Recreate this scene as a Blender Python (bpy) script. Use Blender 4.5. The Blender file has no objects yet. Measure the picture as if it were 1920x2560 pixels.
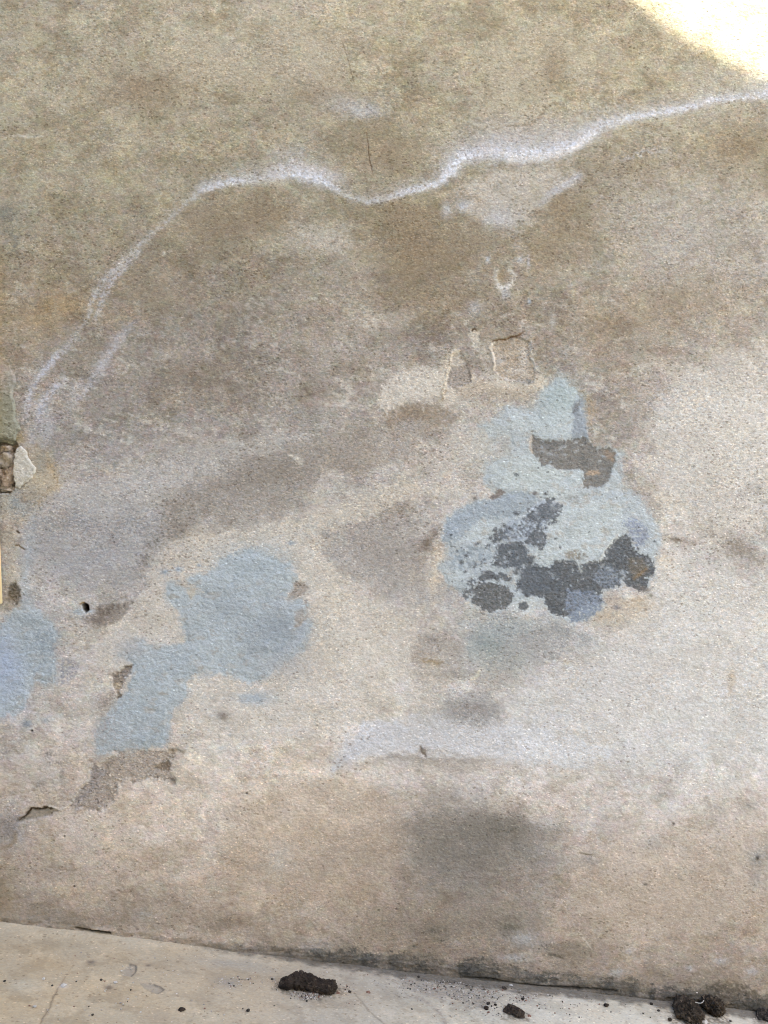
import bpy, bmesh, math, random
import numpy as np
from mathutils import Vector, noise as mnoise

# ------------------------------------------------------------------ camera, sky, sun, exposure
SC = bpy.context.scene
COL = SC.collection
QM = 1.2 / 1659.0                 # metres on the wall per trace unit
CAMD, CAMH = 1.4, 0.714
cam = bpy.data.cameras.new('camera'); cam_o = bpy.data.objects.new('camera', cam); COL.objects.link(cam_o)
cam_o.location = (0, -CAMD, CAMH); cam_o.rotation_euler = (math.radians(90), 0, 0)
cam.sensor_fit = 'HORIZONTAL'; cam.sensor_width = 36; cam.lens = 18 / (0.6 / CAMD)
cam.clip_start = 0.05; cam.clip_end = 2000
SC.camera = cam_o
SC.cycles.filter_width = 1.0

SUN = Vector((0.45, -0.60, 0.80)).normalized()      # towards the sun
world = bpy.data.worlds.new('World'); SC.world = world; world.use_nodes = True
wn = world.node_tree.nodes; wl = world.node_tree.links; wn.clear()
sky = wn.new('ShaderNodeTexSky'); sky.sky_type = 'NISHITA'; sky.sun_disc = False
sky.sun_elevation = math.asin(SUN.z); sky.sun_rotation = math.atan2(SUN.x, SUN.y)
sky.air_density = 1.0; sky.dust_density = 2.0; sky.ozone_density = 1.0
bg = wn.new('ShaderNodeBackground'); bg.inputs['Strength'].default_value = 0.12
wo = wn.new('ShaderNodeOutputWorld')
wl.new(sky.outputs[0], bg.inputs[0]); wl.new(bg.outputs[0], wo.inputs[0])
sl = bpy.data.lights.new('sun', 'SUN'); sl.energy = 5.0; sl.angle = math.radians(0.34); sl.color = (1.0, 0.90, 0.70)
so = bpy.data.objects.new('sun', sl); COL.objects.link(so); so.location = (3, -4, 8)
so.rotation_euler = SUN.to_track_quat('Z', 'Y').to_euler()
SC.view_settings.view_transform = 'Standard'; SC.view_settings.look = 'None'
SC.view_settings.gamma = 1.0; SC.view_settings.exposure = 2.50
KALB = (0.925, 0.980, 1.030)            # overall albedo level against the traced tones

# ------------------------------------------------------------------ numeric helpers
def _hash(ix, iy, seed):
    h = (ix.astype(np.int64) * 374761393 + iy.astype(np.int64) * 668265263 + seed * 982451653) & 0xFFFFFFFF
    h = ((h ^ (h >> 13)) * 1274126177) & 0xFFFFFFFF
    h = ((h ^ (h >> 16)) * 2246822519) & 0xFFFFFFFF
    return ((h ^ (h >> 15)) & 0xFFFFFF).astype(np.float32) / 16777216.0

def perlin(x, y, seed=0):
    xi = np.floor(x); yi = np.floor(y); fx = (x - xi).astype(np.float32); fy = (y - yi).astype(np.float32)
    xi = xi.astype(np.int64); yi = yi.astype(np.int64)
    def g(dx, dy):
        a = _hash(xi + dx, yi + dy, seed) * np.float32(6.2831853)
        return np.cos(a) * (fx - dx) + np.sin(a) * (fy - dy)
    ux = fx * fx * fx * (fx * (fx * 6 - 15) + 10); uy = fy * fy * fy * (fy * (fy * 6 - 15) + 10)
    a = g(0, 0) * (1 - ux) + g(1, 0) * ux; b = g(0, 1) * (1 - ux) + g(1, 1) * ux
    return (a * (1 - uy) + b * uy) * 1.5            # about -1..1

def fbm(x, y, octv=4, seed=0, rough=0.5):
    t = 0; a = 1.0; n = 0
    for k in range(octv):
        t = t + a * perlin(x * 2 ** k, y * 2 ** k, seed + k * 17); n += a; a *= rough
    return t / n * 1.35

def sstep(a, b, x):
    t = np.clip((x - a) / (b - a), 0, 1); return t * t * (3 - 2 * t)

def lin(c):
    c = np.clip(np.asarray(c, dtype=np.float64) / 255.0, 0, 1.2)
    return np.where(c <= 0.04045, c / 12.92, ((c + 0.055) / 1.055) ** 2.4)

def seg_dist(U, V, pts, closed):
    best = np.full(U.shape, 1e9); tb = np.zeros(U.shape); inside = np.zeros(U.shape, bool)
    n = len(pts); L = n if closed else n - 1
    for i in range(L):
        x0, y0 = pts[i][:2]; x1, y1 = pts[(i + 1) % n][:2]
        dx, dy = x1 - x0, y1 - y0
        t = np.clip(((U - x0) * dx + (V - y0) * dy) / max(dx * dx + dy * dy, 1e-9), 0, 1)
        d = (U - x0 - t * dx) ** 2 + (V - y0 - t * dy) ** 2
        m = d < best; best[m] = d[m]; tb[m] = (i + t)[m]
        if closed and y0 != y1:
            inside ^= ((y0 > V) != (y1 > V)) & (U < (x1 - x0) * (V - y0) / (y1 - y0) + x0)
    return np.sqrt(best), tb, inside

def tile(i, j, pts):   return [(829.5 * i + p[0] / 2, 553 * j + p[1] / 2) + tuple(p[2:]) for p in pts]
def win(ox, oy, s, pts): return [(ox + p[0] * s, oy + p[1] * s) + tuple(p[2:]) for p in pts]
def W1(pts): return win(915.9, 777.7, 1 / 3, pts)
def W2(pts): return win(915.9, 1019.6, 1 / 3, pts)
def W3(pts): return win(190.1, 1157.8, 1 / 3, pts)
def W4(pts): return win(0, 1538, 1 / 3, pts)
def W5(pts): return win(933.2, 553, .2083, pts)
def W6(pts): return win(0, 898.6, .125, pts)

def axis(lo, hi, step, far_lo, far_hi):
    mid = np.arange(lo, hi + step * .5, step)
    def grow(start, end, sgn):
        out = []; s = step; p = start
        while (end - p) * sgn > 0:
            s = min(s * 1.35, 260); p += sgn * s; out.append(p)
        return out
    return np.array(grow(lo, far_lo, -1)[::-1] + list(mid) + grow(mid[-1], far_hi, 1))

class Canvas:
    """A sheet with a colour, a relief, a grain amount and a pit amount at each grid point."""
    def __init__(s, ua, va):
        s.ua, s.va = ua, va
        s.U, s.V = np.meshgrid(ua, va)
        sh = s.U.shape
        s.C = np.zeros(sh + (3,), np.float32); s.H = np.zeros(sh, np.float32)
        s.G = np.ones(sh, np.float32); s.D = np.full(sh, .5, np.float32)
    def box(s, pts, pad):
        xs = [p[0] for p in pts]; ys = [p[1] for p in pts]
        a = np.searchsorted(s.ua, min(xs) - pad); b = np.searchsorted(s.ua, max(xs) + pad)
        c = np.searchsorted(s.va, min(ys) - pad); d = np.searchsorted(s.va, max(ys) + pad)
        return (slice(c, max(d, c + 1)), slice(a, max(b, a + 1)))
    def put(s, sl, m, col, dh, grain, dots):
        if col is not None:
            s.C[sl] += (np.asarray(col, np.float32) - s.C[sl]) * m[..., None]
        if dh: s.H[sl] += dh * m
        if grain is not None: s.G[sl] += (grain - s.G[sl]) * m
        if dots is not None: s.D[sl] += (dots - s.D[sl]) * m
    def poly(s, pts, col=None, op=1, w=3, a=4, sc=14, dh=0, grain=None, dots=None, seed=1, lace=None, octv=4):
        sl = s.box(pts, w + a * 2 + 4); U, V = s.U[sl], s.V[sl]
        if U.size == 0: return
        d, _, ins = seg_dist(U, V, pts, True); d = np.where(ins, d, -d)
        d = d + a * fbm(U / sc, V / sc, octv, seed)
        m = sstep(-w, w, d) * op
        if lace: m = m * sstep(lace[1] - lace[2], lace[1] + lace[2], fbm(U / lace[0], V / lace[0], 4, seed + 5))
        s.put(sl, m, col, dh, grain, dots); return sl, m, d
    def line(s, pts, col=None, op=1, w=6, a=3, sc=14, dh=0, grain=None, dots=None, seed=2, up=None, lace=None, pw=2.0):
        """pts may carry (x, y, width factor, strength); up = wider falloff on the upper side"""
        pts = [tuple(p) + (1, 1)[len(p) - 2:] for p in pts]
        W = (up or w) * 3 + a * 2
        sl = s.box(pts, W); U, V = s.U[sl], s.V[sl]
        if U.size == 0: return
        Uw = U + a * fbm(U / sc, V / sc, 3, seed); Vw = V + a * fbm(U / sc, V / sc, 3, seed + 9)
        d, t, _ = seg_dist(Uw, Vw, pts, False)
        k = np.arange(len(pts)); wf = np.interp(t, k, [p[2] for p in pts]); st = np.interp(t, k, [p[3] for p in pts])
        if up:
            py = np.interp(t, k, [p[1] for p in pts]); px = np.interp(t, k, [p[0] for p in pts])
            ww = np.where((Vw - py) + .6 * (Uw - px) * 0 < 0, up, w)
        else: ww = w
        m = np.exp(-(d / (ww * wf)) ** pw) * st * op
        if lace: m = m * sstep(lace[1] - lace[2], lace[1] + lace[2], fbm(U / lace[0], V / lace[0], 4, seed + 5))
        s.put(sl, m, col, dh, grain, dots)
    def blob(s, x, y, rx, ry, col=None, op=.6, rot=0, a=.35, sc=None, dh=0, grain=None, dots=None, seed=3, pw=2.0, lace=None):
        R = max(rx, ry) * 2.2; sl = s.box([(x, y)], R); U, V = s.U[sl], s.V[sl]
        if U.size == 0: return
        c, n = math.cos(rot), math.sin(rot)
        dx, dy = U - x, V - y
        r = np.sqrt(((dx * c + dy * n) / rx) ** 2 + ((-dx * n + dy * c) / ry) ** 2)
        sc = sc or max(rx, ry) * .5
        r = r + a * fbm(U / sc, V / sc, 4, seed + int(x) % 97)
        m = np.exp(-np.clip(r, 0, None) ** pw) * min(op * 1.3, .95)
        if rx > 15 and lace is not None: m = m * (.55 + .6 * sstep(-.4, .5, fbm(U / 4.2, V / 3.6, 2, 57) + 1.2 * (m - .4)))
        if lace: m = m * sstep(lace[1] - lace[2], lace[1] + lace[2], fbm(U / lace[0], V / lace[0], 4, seed + 5))
        s.put(sl, m, col, dh, grain, dots)

def tone_grid(rows):
    L = np.array([[float(v.split('/')[0]) for v in r.split(',')] for r in rows])
    w = np.array([[float(v.split('/')[1]) for v in r.split(',')] for r in rows])
    return L, w

def bic(A, x, y):
    """smooth (Catmull-Rom) sampling of a coarse table"""
    h, w = A.shape
    x = np.clip(x, 0, w - 1); y = np.clip(y, 0, h - 1)
    xi = np.floor(x).astype(int); yi = np.floor(y).astype(int); fx = x - xi; fy = y - yi
    def wt(f): return [(-f + 2 * f * f - f ** 3) / 2, (2 - 5 * f * f + 3 * f ** 3) / 2, (f + 4 * f * f - 3 * f ** 3) / 2, (f ** 3 - f * f) / 2]
    wx, wy = wt(fx), wt(fy); o = 0
    for j in range(4):
        for i in range(4):
            o = o + wy[j] * wx[i] * A[np.clip(yi + j - 1, 0, h - 1), np.clip(xi + i - 1, 0, w - 1)]
    return o

# ------------------------------------------------------------------ the wall sheet
STEP = 1.8
ua = axis(-70, 1730, STEP, -7500, 7500)
va = axis(-70, 2260, STEP, -5400, 2420)
wc = Canvas(ua, va)
U, V = wc.U, wc.V
rows = [
 '158/15,162/14,166/14,170/14,172/13,170/15,162/16,160/16,162/16,164/16,158/15,156/15',
 '163/15,161/15,160/16,158/15,162/14,158/15,158/15,161/14,164/15,161/15,164/14,169/11',
 '156/16,156/16,156/15,150/15,152/14,149/15,147/16,154/11,160/9,150/13,152/13,150/14',
 '150/15,150/15,154/14,150/14,152/13,150/14,142/16,152/12,150/13,150/11,162/8,160/8',
 '150/16,148/15,150/12,147/12,150/11,154/12,138/15,146/13,148/12,154/11,160/9,160/9',
 '150/16,152/11,152/10,149/10,153/10,160/10,152/11,153/12,152/11,152/12,160/10,166/10',
 '158/10,154/9,155/9,152/9,156/9,162/10,170/9,174/9,166/10,158/9,182/7,196/6',
 '170/9,168/7,172/7,160/8,160/8,168/9,174/10,186/8,182/7,168/8,188/8,192/7',
 '172/5,166/3,162/6,184/9,190/9,170/8,166/8,188/9,188/7,184/7,194/8,176/7',
 '174/6,176/9,186/10,190/10,192/11,188/10,174/8,180/8,186/7,194/8,202/6,194/7',
 '178/8,182/11,190/10,190/11,192/12,198/11,196/10,186/8,186/7,200/7,204/4,202/4',
 '172/9,180/11,188/11,196/12,198/12,198/11,194/8,194/7,200/5,204/5,204/4,202/6',
 '168/9,176/11,186/12,188/12,190/13,190/10,180/8,182/8,190/7,194/7,196/8,196/8',
 '166/11,174/12,176/12,180/13,184/13,176/12,152/8,142/6,162/7,184/8,186/9,182/9',
 '156/12,160/13,166/13,170/14,172/14,162/14,150/12,146/10,160/10,172/12,174/11,170/10',
 '150/12,152/12,150/11,148/11,146/11,140/10,140/9,140/9,146/9,150/10,150/10,148/9']
TL, TW = tone_grid(rows)
wu = U + 38 * fbm(U / 150, V / 150, 4, 11); wv = V + 38 * fbm(U / 150, V / 150, 4, 12)
gx = wu / 138.25 - .5; gy = wv / 138.25 - .5
L = bic(TL, gx, gy); Wm = bic(TW, gx, gy)
Wm = Wm * (1 - .65 * np.exp(-((U - 1430) / 420) ** 2 - ((V - 1500) / 330) ** 2)) * (1 - .42 * sstep(500, 1000, V) * sstep(1750, 1480, V))
L = L - 6 * sstep(400, 480, V) * sstep(960, 820, V) * sstep(1250, 950, U) * sstep(60, 300, U)
L = L - 7 * sstep(1050, 1500, U) * sstep(700, 950, V) + 6 * sstep(1500, 1650, V) * sstep(900, 500, U)  # right side darkened to offset its stronger light; lower left toned lighter
L = L + 9 * sstep(1150, 1350, V) * sstep(2000, 1750, V) * sstep(1150, 700, U) + 5 * sstep(900, 1200, V) * sstep(1900, 1700, V)  # lower left lightened in colour to make up for dimmer light there
L = L + 5.0 * fbm(U / 95, V / 80, 4, 21) + 5.0 * fbm(U / 30, V / 26, 4, 22) + 2.6 * fbm(U / 7, V / 6, 3, 23)
Wm = Wm + 3.0 * fbm(U / 70, V / 70, 3, 31) + 2.2 * fbm(U / 16, V / 14, 3, 32)
pinkv = sstep(380, 800, V)
wc.C[..., 0] = L + .66 * Wm + 1.4 * pinkv; wc.C[..., 1] = L + (.16 - .12 * pinkv) * Wm - 1.0 * pinkv; wc.C[..., 2] = L - 1.05 * Wm
# pinkish / greenish drift
pk = 4.0 * fbm(U / 44, V / 34, 4, 35) + 4.5 * fbm(U / 15, V / 11, 3, 36)
wc.C[..., 0] += pk * .55; wc.C[..., 1] -= pk * .6; wc.C[..., 2] += pk * .15
by = 4.0 * fbm(U / 13, V / 9, 3, 37); wc.C[..., 0] += by * .3; wc.C[..., 2] -= by
# lime bloom and damp flecks, drawn out along the trowel strokes
tu = U * 1.1 + V * .3; tv = V * .86 - U * .16
for (sc_, th, colr, o_, sd_) in ((120, .12, (.91, .90, .88), .75, 58), (70, .22, (1.07, 1.065, 1.05), .8, 59), (46, .28, (.90, .885, .86), .6, 60), (150, .2, (1.05, 1.055, 1.06), .7, 56)):
    f_ = fbm(tu / sc_, tv / (sc_ * .62), 6, sd_, .62); m = sstep(th - .07, th + .07, f_) * o_
    wc.C *= 1 + (np.array(colr, np.float32) - 1) * m[..., None]
zone = sstep(420, 900, V) * sstep(1950, 1650, V)
bl = .75 * fbm(tu / 95, tv / 36, 4, 51) + .65 * fbm(tu / 17, tv / 9, 4, 52)
fine = fbm(U / 3.2, V / 2.9, 2, 57)
def dither(m, k=1.5): return np.clip(m, 0, 1) * (.4 + .7 * sstep(-.55, .65, fine + k * (m - .38)))
m = dither(sstep(.0, .7, bl)) * (.13 + .45 * zone)
wc.C += (np.array((207, 203, 197), np.float32) - wc.C) * m[..., None]
m = dither(sstep(.05, .75, .7 * fbm(tu / 85, tv / 40, 4, 53) + .7 * fbm(tu / 15, tv / 9, 4, 54))) * (.28 + .08 * zone)
wc.C += (wc.C * np.array((.80, .78, .755), np.float32) - wc.C) * m[..., None]
wc.H[:] = .0022 * fbm(U / 240, V / 220, 3, 41) + .0009 * fbm(U / 60, V / 50, 3, 42)
wc.H += .00028 * fbm(U / 9, V / 7, 3, 43)
vn = sstep(1000, 1700, V)
wc.G[:] = np.clip(1.0 - .34 * vn + .38 * fbm(U / 130, V / 90, 3, 45) + .22 * fbm(U / 28, V / 20, 3, 46), .35, 1.5); wc.D[:] = np.clip(.85 - .6 * vn + .5 * fbm(U / 110, V / 90, 3, 47), 0, 1.2)

EFF = (208, 212, 222); LAV = (180, 182, 191); PALE = (206, 202, 195); CREAM = (210, 201, 186)
BRN = (142, 128, 109); DGB = (124, 116, 107); BLU = (178, 186, 191); PBL = (176, 184, 190); DRK = (90, 93, 97); DBL = (104, 109, 115)
GRN = (150, 150, 136); OCH = (166, 142, 106)
# ---- upper wall: lighter lime clouds, brown damp
wc.poly([(340, 130), (430, 70), (520, 110), (590, 45), (660, 30), (740, 70), (750, 150), (700, 210), (560, 190), (430, 200), (360, 165)], (179, 170, 153), .7, 18, 26, 46, seed=61, lace=(30, -.25, .5))
wc.poly([(1090, 80), (1150, 60), (1220, 75), (1290, 95), (1280, 150), (1200, 160), (1190, 220), (1120, 270), (1050, 265), (1030, 200), (1040, 130)], (178, 170, 153), .6, 18, 22, 40, seed=62, lace=(30, -.3, .5))
wc.poly(W5([]) or [(985, 255), (1050, 270), (1120, 262), (1175, 215), (1190, 230), (1150, 262), (1100, 282), (1050, 285)], (181, 173, 156), .6, 6, 6, 12, dh=.0012, seed=63)
wc.line(tile(1, 0, [(465, 565), (520, 548), (575, 545), (630, 542), (665, 515), (700, 470), (738, 440)]), (128, 116, 98), .55, 2.2, 1.5, 6, dh=-.001, seed=64)
wc.blob(1195, 150, 26, 40, (149, 137, 119), .6); wc.blob(300, 190, 90, 50, (150, 135, 116), .5)
wc.blob(830, 330, 80, 50, BRN, .45); wc.blob(700, 210, 80, 40, (148, 136, 120), .45)
wc.blob(790, 240, 40, 18, LAV, .55, seed=6); wc.blob(740, 225, 40, 20, LAV, .35, seed=7); wc.blob(620, 330, 40, 16, LAV, .25, seed=7)
wc.blob(30, 500, 34, 60, (128, 128, 122), .5, seed=8, lace=(14, 0, .3)); wc.blob(15, 455, 20, 26, (122, 122, 116), .4, seed=9)
wc.line([(15, 296, 1, .5), (40, 294), (62, 298), (90, 295, 1, .7)], (204, 200, 190), .7, 3, 1.5, 7, dh=.0012)
wc.line([(100, 385, 1, .4), (180, 360), (260, 305), (310, 270, 1, .3)], (176, 170, 158), .45, 14, 6, 25)
wc.blob(140, 660, 55, 30, OCH, .45, seed=10); wc.blob(70, 690, 40, 30, OCH, .3, seed=11)
# ---- brown damp below the salt line
for b in [(560, 470, 90, 42, .6), (440, 480, 60, 60, .45), (905, 540, 75, 60, .75), (870, 470, 60, 40, .5), (1010, 520, 60, 60, .35),
          (1210, 450, 36, 60, .6), (1180, 540, 50, 40, .5), (1260, 500, 30, 70, .35), (1590, 320, 80, 46, .5), (1340, 360, 90, 34, .4), (330, 600, 80, 70, .3),
          (960, 640, 90, 30, .4), (1500, 640, 140, 60, .25), (1350, 700, 120, 60, .3), (420, 830, 150, 70, .2)]:
    wc.blob(*b[:4], BRN, b[4], seed=int(b[0]), sc=30)
# ---- salt line
main = [(p + (0,))[:2] + (p[2] * (.8 if p[0] < 430 else 1.3 if 560 < p[0] < 720 or 960 < p[0] < 1310 else .85), p[3] * (.55 if p[0] < 430 else .5 if 730 < p[0] < 860 or 520 < p[0] < 580 else 1.0 if 950 < p[0] < 1300 else .8)) for p in [(52, 905, .7, .5), (60, 850, .8, .7), (78, 822, .8, .8), (115, 772, .7, .7), (150, 738, .5, .35), (188, 694, .6, .6), (203, 640, .9, .9), (240, 590, 1.2, .8), (285, 550, 1.2, .7), (335, 500, 1, .55),
        (400, 442, 1.1, .6), (440, 408, 1, .8), (500, 394, 1, 1), (570, 386, 1, .6), (640, 376, 1.1, .95), (700, 392, 1, 1), (740, 420, .9, 1), (790, 437, .8, .9), (830, 431, .8, .9),
        (900, 410, 1, 1), (950, 396, 1, 1), (975, 370, 1.1, 1), (1000, 340, 1.1, 1), (1060, 326, 1.2, 1), (1130, 335, 1.2, 1), (1200, 328, 1.2, 1), (1250, 308, 1, .9), (1300, 272, 1, .85),
        (1360, 256, 1, .9), (1430, 244, 1, .95), (1480, 236, .9, .9), (1540, 216, .9, .8), (1600, 211, 1, .75), (1665, 204, 1.1, .8), (1760, 195, 1, .6)]]
wc.line([p for p in main if p[0] > 430], (186, 187, 194), .7, 12, 8, 24, up=34, seed=71, grain=.9, lace=(26, -.45, .5))
wc.line(main, (190, 192, 202), .75, 9, 7, 18, up=14, seed=71, lace=(14, -.2, .4))
wc.line(main, (214, 218, 230), .95, 6.2, 5.5, 13, up=10, seed=71, dh=.0006, grain=.8, dots=.9, lace=(7, -.16, .3))
wc.line([(p[0] + 2, p[1] + 3) + p[2:] for p in main if p[0] > 430], (226, 228, 234), .75, 2.8, 5.5, 13, seed=71, dh=.0004, lace=(11, .02, .3))
for pts_, o_, w_ in (([(208, 690, .6, .5), (222, 640), (252, 596), (300, 545, 1, .6)], .7, 7), ([(60, 900, .7, .6), (66, 850), (86, 815), (120, 775), (165, 730, .8, .6)], .75, 7), ([(85, 900), (92, 865), (118, 838), (140, 820, 1, .6)], .75, 8), ([(150, 880, 1, .5), (185, 845), (215, 800), (246, 750), (285, 700, .7, .5)], .6, 9)):
    wc.line(pts_, (190, 191, 203), o_, w_, 5, 12, seed=98, lace=(9, -.2, .35))
wc.line([(560, 378, 1, .4), (620, 360), (690, 368), (740, 385, 1, .4)], (202, 199, 204), .7, 12, 6, 20, seed=72, lace=(9, -.3, .5))
wc.line([(1040, 320), (1100, 290, 1, .6), (1180, 290, 1, .7), (1230, 290, 1, .6)], (186, 182, 184), .6, 24, 6, 20, seed=73)
wc.line([(1100, 345), (1180, 340), (1240, 322), (1280, 290)], (216, 214, 216), .7, 7, 3, 12, seed=74)
wc.poly([(975, 415), (1040, 375), (1120, 362), (1240, 370), (1262, 382), (1215, 412), (1165, 440), (1150, 480), (1110, 490), (1050, 480), (1010, 460)], (187, 181, 174), .75, 12, 10, 24, seed=75, lace=(26, -.35, .5))
wc.line([(1165, 440, 1, .6), (1200, 412), (1250, 380)], LAV, .8, 8, 4, 14, seed=76)
wc.blob(1000, 445, 16, 14, LAV, .7, seed=12); wc.blob(965, 455, 12, 18, LAV, .6, seed=13); wc.blob(1080, 470, 40, 24, LAV, .5, seed=14)
wc.line([(1320, 345, 1, .6), (1360, 340), (1385, 330), (1440, 325, 1, .7)], LAV, .55, 9, 5, 12, seed=77, lace=(10, -.1, .4))
wc.poly([(1290, 420), (1400, 360), (1540, 345), (1659, 430), (1720, 620), (1500, 610), (1330, 560)], (174, 168, 164), .5, 40, 30, 60, seed=78, lace=(14, -.15, .5))
# left secondary streaks
wc.line(tile(0, 1, [(570, 290, .6, .6), (490, 380), (425, 490, 1.2, 1), (370, 540, 1, .6), (300, 600, 1, .7)]), (184, 182, 186), .6, 14, 6, 16, seed=79, lace=(12, -.25, .5))
wc.line(tile(0, 1, [(265, 555, 1, .6), (190, 625, 1, 1), (160, 680, 1, .9), (165, 720, .8, .6), (130, 770, .9, .9), (130, 820, .8, .7)]), (184, 184, 190), .65, 11, 4, 12, seed=80)
wc.blob(103, 930, 16, 40, LAV, .4, seed=15)
wc.line(W6([(820, 700, 1, .6), (870, 850), (950, 1050), (1000, 1180), (880, 1290), (780, 1390), (640, 1490)]), OCH, .75, 9, 4, 9, seed=97, lace=(7, -.3, .4)); wc.blob(*W6([(700, 1100)])[0], 20, 18, (196, 184, 160), .6, sc=8)
wc.blob(*W6([(690, 720)])[0], 13, 15, (120, 124, 122), .75, sc=7); wc.blob(*W6([(690, 900)])[0], 9, 14, (140, 144, 144), .6, sc=6); wc.blob(*W6([(560, 1370)])[0], 17, 14, (118, 116, 112), .65, sc=6)
wc.blob(*W6([(400, 1420)])[0], 13, 10, (158, 128, 92), .65, sc=6); wc.blob(*W6([(350, 380)])[0], 12, 14, (160, 142, 104), .5, sc=6); wc.blob(*W6([(250, 1480)])[0], 16, 16, (164, 172, 180), .7, sc=6); wc.blob(*W6([(130, 1490)])[0], 12, 12, (198, 194, 186), .6, sc=5)
wc.line(W6([(250, 1230), (330, 1265), (380, 1220), (470, 1150)]), (96, 84, 70), .7, 1.3, .6, 3); wc.line(W6([(365, 1430), (370, 1480), (430, 1490)]), (110, 74, 46), .7, 1.5, .6, 3, dh=-.001); wc.line(W6([(470, 560), (485, 620), (490, 690), (540, 775)]), (92, 80, 64), .6, 1.4, .5, 3)
# ---- middle: pale clouds
for (x, y, rx, ry, c, o) in [(720, 520, 70, 40, PALE, .45), (650, 500, 44, 34, PALE, .4), (820, 690, 60, 20, PALE, .4), (790, 640, 60, 60, (176, 167, 155), .35), (700, 760, 70, 60, (172, 163, 153), .3),
        (680, 950, 110, 30, (178, 172, 164), .45), (380, 1000, 120, 40, (180, 174, 168), .45), (300, 1060, 120, 34, (184, 179, 174), .45), (560, 960, 60, 26, (184, 177, 167), .35),
        (180, 1060, 70, 26, (188, 182, 178), .5), (750, 1060, 120, 20, PALE, .45), (560, 1110, 130, 22, (186, 180, 173), .4), (850, 1040, 60, 36, PALE, .3),
        (900, 820, 60, 32, PALE, .65), (860, 860, 44, 26, PALE, .6), (945, 840, 40, 36, PALE, .45), (1010, 980, 60, 40, (190, 183, 175), .4), (930, 1000, 50, 30, (188, 181, 172), .4), (1010, 960, 60, 26, (196, 190, 182), .5), (1000, 1060, 50, 40, (198, 193, 187), .5),
        (740, 1110, 90, 14, CREAM, .4), (700, 1165, 30, 60, (188, 180, 170), .4), (730, 1290, 40, 90, CREAM, .5), (700, 1400, 50, 60, (190, 181, 168), .5), (830, 1370, 80, 80, (186, 178, 168), .4),
        (1540, 860, 90, 60, (203, 199, 193), .5), (1600, 960, 80, 80, (200, 195, 187), .5), (1470, 900, 46, 50, (196, 191, 185), .5), (1480, 1040, 60, 40, (190, 184, 176), .5), (1560, 1120, 80, 30, CREAM, .3),
        (600, 870, 60, 30, (166, 157, 147), .3), (900, 590, 20, 12, BRN, .3), (1430, 1075, 30, 14, CREAM, .6), (1380, 860, 40, 60, (172, 163, 154), .4)]:
    wc.blob(x, y, rx, ry, c, o, seed=int(x + y), sc=max(rx, ry) * .4, lace=(12, -.45, .6))
for (x, y, rx, ry, c, o, r) in [(560, 1030, 90, 40, (143, 134, 124), .6, -.25), (430, 1080, 70, 30, (148, 140, 131), .5, -.3), (390, 1140, 36, 20, (126, 117, 108), .6, -.2), (690, 1000, 80, 26, (150, 141, 131), .5, -.2), (900, 890, 70, 26, (146, 135, 122), .6, -.1),
        (800, 1190, 80, 60, (160, 151, 143), .6, .5), (870, 1240, 50, 60, (162, 154, 147), .55, .9), (850, 1090, 70, 26, (158, 148, 138), .5, -.2), (920, 1175, 22, 12, (118, 108, 98), .7, -.9), (940, 1150, 16, 9, (124, 114, 104), .6, -.6),
        (1200, 1060, 10, 8, DGB, .3, 0), (1456, 1165, 40, 8, (138, 128, 117), .7, .2), (1600, 1185, 60, 22, (146, 139, 131), .75, .45), (1530, 1150, 30, 12, (160, 152, 143), .5, .3), (1560, 1230, 30, 8, (170, 164, 158), .4, .3),
        (1640, 1055, 9, 8, (110, 104, 98), .7, 0), (1654, 1085, 9, 5, (112, 106, 100), .7, 0), (1615, 1050, 8, 5, (120, 114, 106), .5, 0), (1560, 1085, 60, 26, (166, 160, 153), .4, 0)]:
    wc.blob(x, y, rx, ry, c, o, rot=r, seed=int(x + y), sc=18, a=.5, lace=(10, -.4, .5))
# left grey-violet field
wc.poly([(60, 1110), (180, 1080), (330, 1090), (360, 1160), (330, 1230), (280, 1280), (180, 1270), (100, 1240), (50, 1180)], (163, 160, 161), .3, 40, 30, 40, seed=81)
wc.line([(330, 1165, 1, .5), (315, 1200), (290, 1250, 1, .6)], (128, 119, 110), .55, 10, 6, 14, seed=82, lace=(8, 0, .4))
for (x, y, rx, ry, c, o) in [(440, 1165, 70, 28, (196, 184, 166), .6), (480, 1195, 60, 20, CREAM, .5), (430, 1225, 40, 16, CREAM, .5), (660, 1200, 34, 40, PALE, .5), (560, 1150, 60, 14, (176, 174, 168), .4), (370, 1200, 26, 16, (186, 176, 160), .4)]:
    wc.blob(x, y, rx, ry, c, o, seed=int(x * 3 + y), sc=22, lace=(8, -.3, .5))
random.seed(5)
for k in range(40):
    wc.blob(random.uniform(330, 400), 1140 + random.gauss(20, 12), random.uniform(1.5, 3), random.uniform(1.2, 2.5), (120, 112, 104), .6, a=.2)
wc.line([(575, 1180, 1, .4), (600, 1195), (622, 1210, 1, .8)], (150, 142, 133), .5, 7, 4, 8, seed=84)
# ---- warm sandy tone of the lower coat
wl_k = sstep(1420, 1860, V + 190 * fbm(U / 330, V / 240, 4, 430) - .12 * (U - 800))[..., None]; wc.C += wl_k * np.array((5.5, .5, -3.0), np.float32)
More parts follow.
